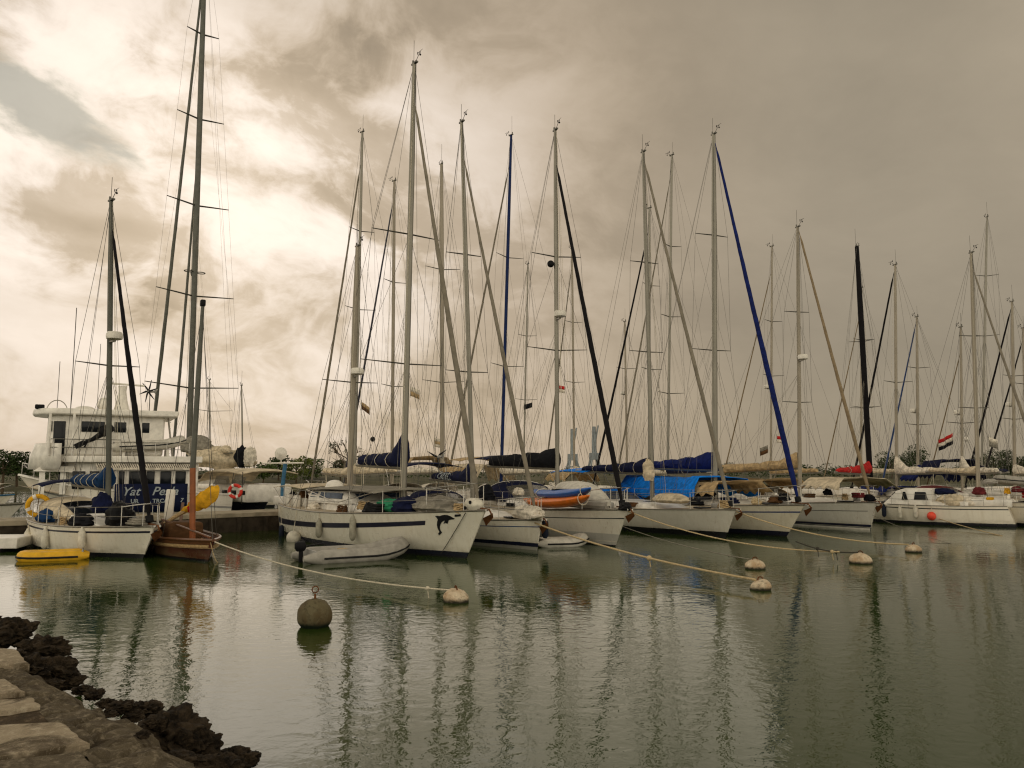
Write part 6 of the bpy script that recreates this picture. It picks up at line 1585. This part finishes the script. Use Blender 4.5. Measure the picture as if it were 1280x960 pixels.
ground_mat('slab', (.25, .20, .135), (.38, .315, .22), (.46, .39, .285), 2.4, (.06, .043, .024))
ground_mat('dirt', (.040, .028, .016), (.085, .060, .035), (.15, .11, .068), 3.0)
def rock_mat():
    m = bpy.data.materials.new('rock'); m.use_nodes = True; nt = m.node_tree; p = nt.nodes['Principled BSDF']; MATS['rock'] = m
    tc = nt.nodes.new('ShaderNodeTexCoord'); ge = nt.nodes.new('ShaderNodeNewGeometry'); s_ = nt.nodes.new('ShaderNodeSeparateXYZ'); nt.links.new(ge.outputs['Position'], s_.inputs[0])
    n = noise(nt, tc.outputs['Object'], 8.0, 9, .65, .3); n2 = noise(nt, tc.outputs['Object'], 38.0, 6, .7); n3 = noise(nt, tc.outputs['Object'], 120.0, 3, .6)
    c = mix(nt, n.sm(.34, .66), (.009, .0065, .004), (.060, .042, .025)); c = mix(nt, n2.sm(.55, .72) * .7, c, (.085, .060, .034)); c = mix(nt, n3.sm(.58, .72) * .5, c, (.13, .10, .065))
    wet = (X(nt, s_.outputs[2]) + (n - .5) * .12).sm(.16, .05); c = mix(nt, wet * .85, c, (.006, .007, .004)); nt.links.new(c, p.inputs['Base Color'])
    nt.links.new((wet * -.55 + .88).s, p.inputs['Roughness']); p.inputs['Specular IOR Level'].default_value = .15
    bm = nt.nodes.new('ShaderNodeBump'); bm.inputs['Strength'].default_value = 1; bm.inputs['Distance'].default_value = .045
    nt.links.new((n2 * .6 + n + n3 * .15).s, bm.inputs['Height']); nt.links.new(bm.outputs[0], p.inputs['Normal'])
rock_mat()
ED = [(-420, 722), (-200, 752), (-80, 775), (-10, 798), (48, 836), (92, 862), (150, 885), (205, 918), (262, 962), (330, 1020), (420, 1100), (620, 1300)]
IN = [(-420, 745), (-200, 776), (-90, 803), (-30, 826), (2, 845), (40, 876), (75, 908), (108, 940), (140, 975), (180, 1030), (240, 1110), (400, 1320)]
E = [W(px, py, ZQ) for px, py in ED]; I = [W(px, py, ZQ) for px, py in IN]
def dens(pts, n):
    out = []; m = len(pts) - 1
    for i in range(n + 1):
        t = i / n * m; k = min(int(t), m - 1); out.append(pts[k].lerp(pts[k + 1], t - k))
    return out
n = 420; E2, I2 = dens(E, n), dens(I, n); rows = []
for e, i_ in zip(E2, I2):
    out_ = (e - i_); out_.z = 0; out_.normalize(); row = []
    for k in range(31):
        t = k / 30; p = i_.lerp(e, t); p.z = ZQ - .035 + .022 * mnoise.fractal(Vector((p.x * 4, p.y * 4, 0)), 1.0, 2.0, 4) + .030 * (abs(mnoise.noise(Vector((p.x * 9, p.y * 9, 4)))) - .2) - .03 * max(0, .12 - (mnoise.voronoi(Vector((p.x * 3.2, p.y * 3.2, 0)))[0][1] - mnoise.voronoi(Vector((p.x * 3.2, p.y * 3.2, 0)))[0][0])) / .12 - .05 * sstep(.7, 1, t); row.append(p)
    j = .16 * mnoise.fractal(Vector((e.x * 2.2, e.y * 2.2, 3)), 1.0, 2.0, 5)
    row[-1] = row[-1] + out_ * j * .7; row[-2] = row[-2] + out_ * j * .4
    for k, (o_, z) in enumerate(((.10, .55), (.18, .35), (.26, .15), (.36, -.1), (.5, -.5))):
        p = e + out_ * (o_ + j + .10 * mnoise.fractal(Vector((e.x * 3, e.y * 3, z * 3 + 9)), 1.0, 2.0, 4)); p.z = z + .05 * mnoise.noise(Vector((e.x * 5, e.y * 5, z))); row.append(p)
    rows.append(row)
o = MB().grid(rows).build('quay_wall', 'quay_stone', None, ang=80); tag(o, 'worn brown rubble-stone capping of the quay edge in the near corner', 'quay')
o['kind'] = 'structure'
rows = []
for e, i_ in zip(E2[::2], I2[::2]):
    d_ = (i_ - e); d_.z = 0; d_.normalize(); row = []
    for k in range(22):
        p = i_ + d_ * (k / 21 * 6.0); p.z = ZQ - .035 + .018 * mnoise.fractal(Vector((p.x * 3, p.y * 3, 5)), 1.0, 2.0, 4); row.append(p)
    rows.append(row)
o = MB().grid(rows).build('path', 'dirt', None, ang=80); tag(o, 'brown dirt path along the quay', 'path', kind='structure')
SL = [[(-60, 909), (75, 903), (110, 930), (-30, 950)], [(-60, 852), (6, 849), (32, 865), (-40, 871)], [(-50, 878), (40, 873), (52, 883), (-40, 893)], [(-60, 806), (20, 812), (36, 831), (-50, 830)], [(-60, 958), (98, 940), (128, 968), (-20, 1000)], [(-100, 1010), (140, 985), (190, 1060), (-60, 1090)]]
for k, q in enumerate(SL):
    P = [W(px, py, ZQ - .006) for px, py in q]; c = sum(P, Vector()) / 4; rnd = random.Random(k); ring = []
    for j in range(4):
        for t in range(7):
            p = P[j].lerp(P[(j + 1) % 4], t / 7); p = p + Vector((rnd.uniform(-.009, .009), rnd.uniform(-.009, .009), 0)); ring.append(p)
    up_ = [p.copy() for p in ring]; ins = [p.lerp(c, .05) + Vector((0, 0, .006)) for p in ring]
    mb = MB(); mb.loft([[p - Vector((0, 0, .10)) for p in ring], up_, ins], caps=False); nn = len(ring); mb.f.append(tuple(range(nn * 2, nn * 3)))
    o = mb.build('paving_slab', 'slab' if k != 4 else 'quay_stone', None, smooth=False)
    tag(o, ['widest pale worn paving slab in the near corner', 'small pale slab at the left edge, farthest up the path but one', 'narrow pale slab behind the widest one', 'pale slab under the dark rocks at the left edge', 'dark dirty slab in front of the widest pale one', 'slab below the bottom edge of the path'][k], 'paving slab', 'paving slabs of the quay path')
    o['kind'] = 'structure'
import bmesh
def rock(label, px, py, d, seed, z=.30, squash=.75):
    p = W(px, py, z); bm = bmesh.new(); bmesh.ops.create_icosphere(bm, subdivisions=5, radius=1.0)
    for v in bm.verts:
        n_ = v.co.normalized(); o_ = Vector((seed * 7.3, seed * 1.9, seed * 4.1))
        r_ = .95 + .50 * mnoise.noise(n_ * 1.4 + o_) + .34 * (1 - abs(mnoise.noise(n_ * 2.6 + o_)) * 2) * .8 + .20 * mnoise.noise(n_ * 5.5 + o_) + .07 * (1 - abs(mnoise.noise(n_ * 10 + o_)) * 2) + .05 * mnoise.noise(n_ * 21 + o_)
        c_ = mnoise.voronoi(n_ * 2.2 + o_)[0]; r_ += .22 * (c_[1] - c_[0]) - .08; q = n_ * r_ * .66; v.co = (q.x * d[0], q.y * d[1], q.z * d[2] * .82)
    me = bpy.data.meshes.new('rock'); bm.to_mesh(me); bm.free(); me.materials.append(MATS['rock'])
    me.polygons.foreach_set('use_smooth', [True] * len(me.polygons)); me.set_sharp_from_angle(angle=R(35))
    o = bpy.data.objects.new('rock', me); COL.objects.link(o); o.location = p; o.rotation_euler = (0, 0, seed * 1.7); tag(o, label, 'rock', 'dark rocks along the quay edge')
RK = [(12, 792, (.42, .34, .27), 1, .42, 'large jagged dark rock at the left edge, topmost of the rocks'), (52, 812, (.34, .28, .22), 2, .34, 'dark rock just below the topmost one'), (74, 838, (.28, .24, .20), 3, .30, 'rounded dark rock at the water beneath the upper rocks'),
      (88, 852, (.17, .14, .11), 4, .2, 'small dark rock lowest in the upper group'), (38, 838, (.32, .26, .20), 5, .40, 'dark rock lying against the pale slab at the left'), (-50, 782, (.5, .4, .3), 6, .42, 'dark rock mostly cut off by the left edge'),
      (182, 889, (.20, .14, .12), 7, .42, 'pitted rock perched on the quay edge behind the big lower rock'), (212, 922, (.36, .30, .28), 8, .36, 'biggest dark rock of the lower group at the quay edge'), (243, 934, (.24, .2, .20), 9, .28, 'dark rock at the right end of the lower group'),
      (150, 884, (.15, .12, .08), 10, .52, 'small stone on the quay edge between the two rock groups'), (297, 950, (.22, .16, .12), 11, .12, 'low rock in the water nearest the bottom of the photo'), (318, 945, (.09, .07, .05), 12, .08, 'tiny rock awash at the tip of the lowest rock'), (268, 965, (.28, .24, .18), 13, .22, 'rock at the bottom edge beside the low wet one'), (118, 868, (.13, .10, .08), 14, .45, 'small brown stone just right of the upper rock group')]
for px, py, d, sd, z, lb in RK: rock(lb, px, py, d, sd, z)
RK2 = [(104, 862, (.12, .10, .07), 21, .30, 'at the tip of the upper rock group'), (132, 880, (.10, .09, .06), 22, .50, 'third along the bare stretch of quay edge'), (165, 896, (.13, .10, .07), 23, .45, 'just left of the biggest lower rock'), (196, 905, (.12, .12, .09), 24, .50, 'leaning on the biggest lower rock'),
       (262, 948, (.14, .11, .09), 25, .22, 'between the lower rock group and the low wet rock'), (225, 950, (.16, .13, .08), 26, .55, 'at the quay edge below the biggest rock'), (98, 848, (.09, .08, .06), 27, .12, 'awash beside the upper rock group'), (64, 856, (.12, .10, .07), 28, .58, 'lying on the capping beside the upper rocks'),
       (20, 818, (.12, .10, .06), 29, .62, 'on the pale slab under the topmost rock'), (140, 893, (.06, .05, .035), 30, .70, 'tiny, on the capping in the bare stretch'), (178, 918, (.07, .06, .04), 31, .70, 'tiny, on the capping left of the biggest rock')]
for px, py, d, sd, z, lb in RK2: rock('small brown stone ' + lb, px, py, d, sd, z)
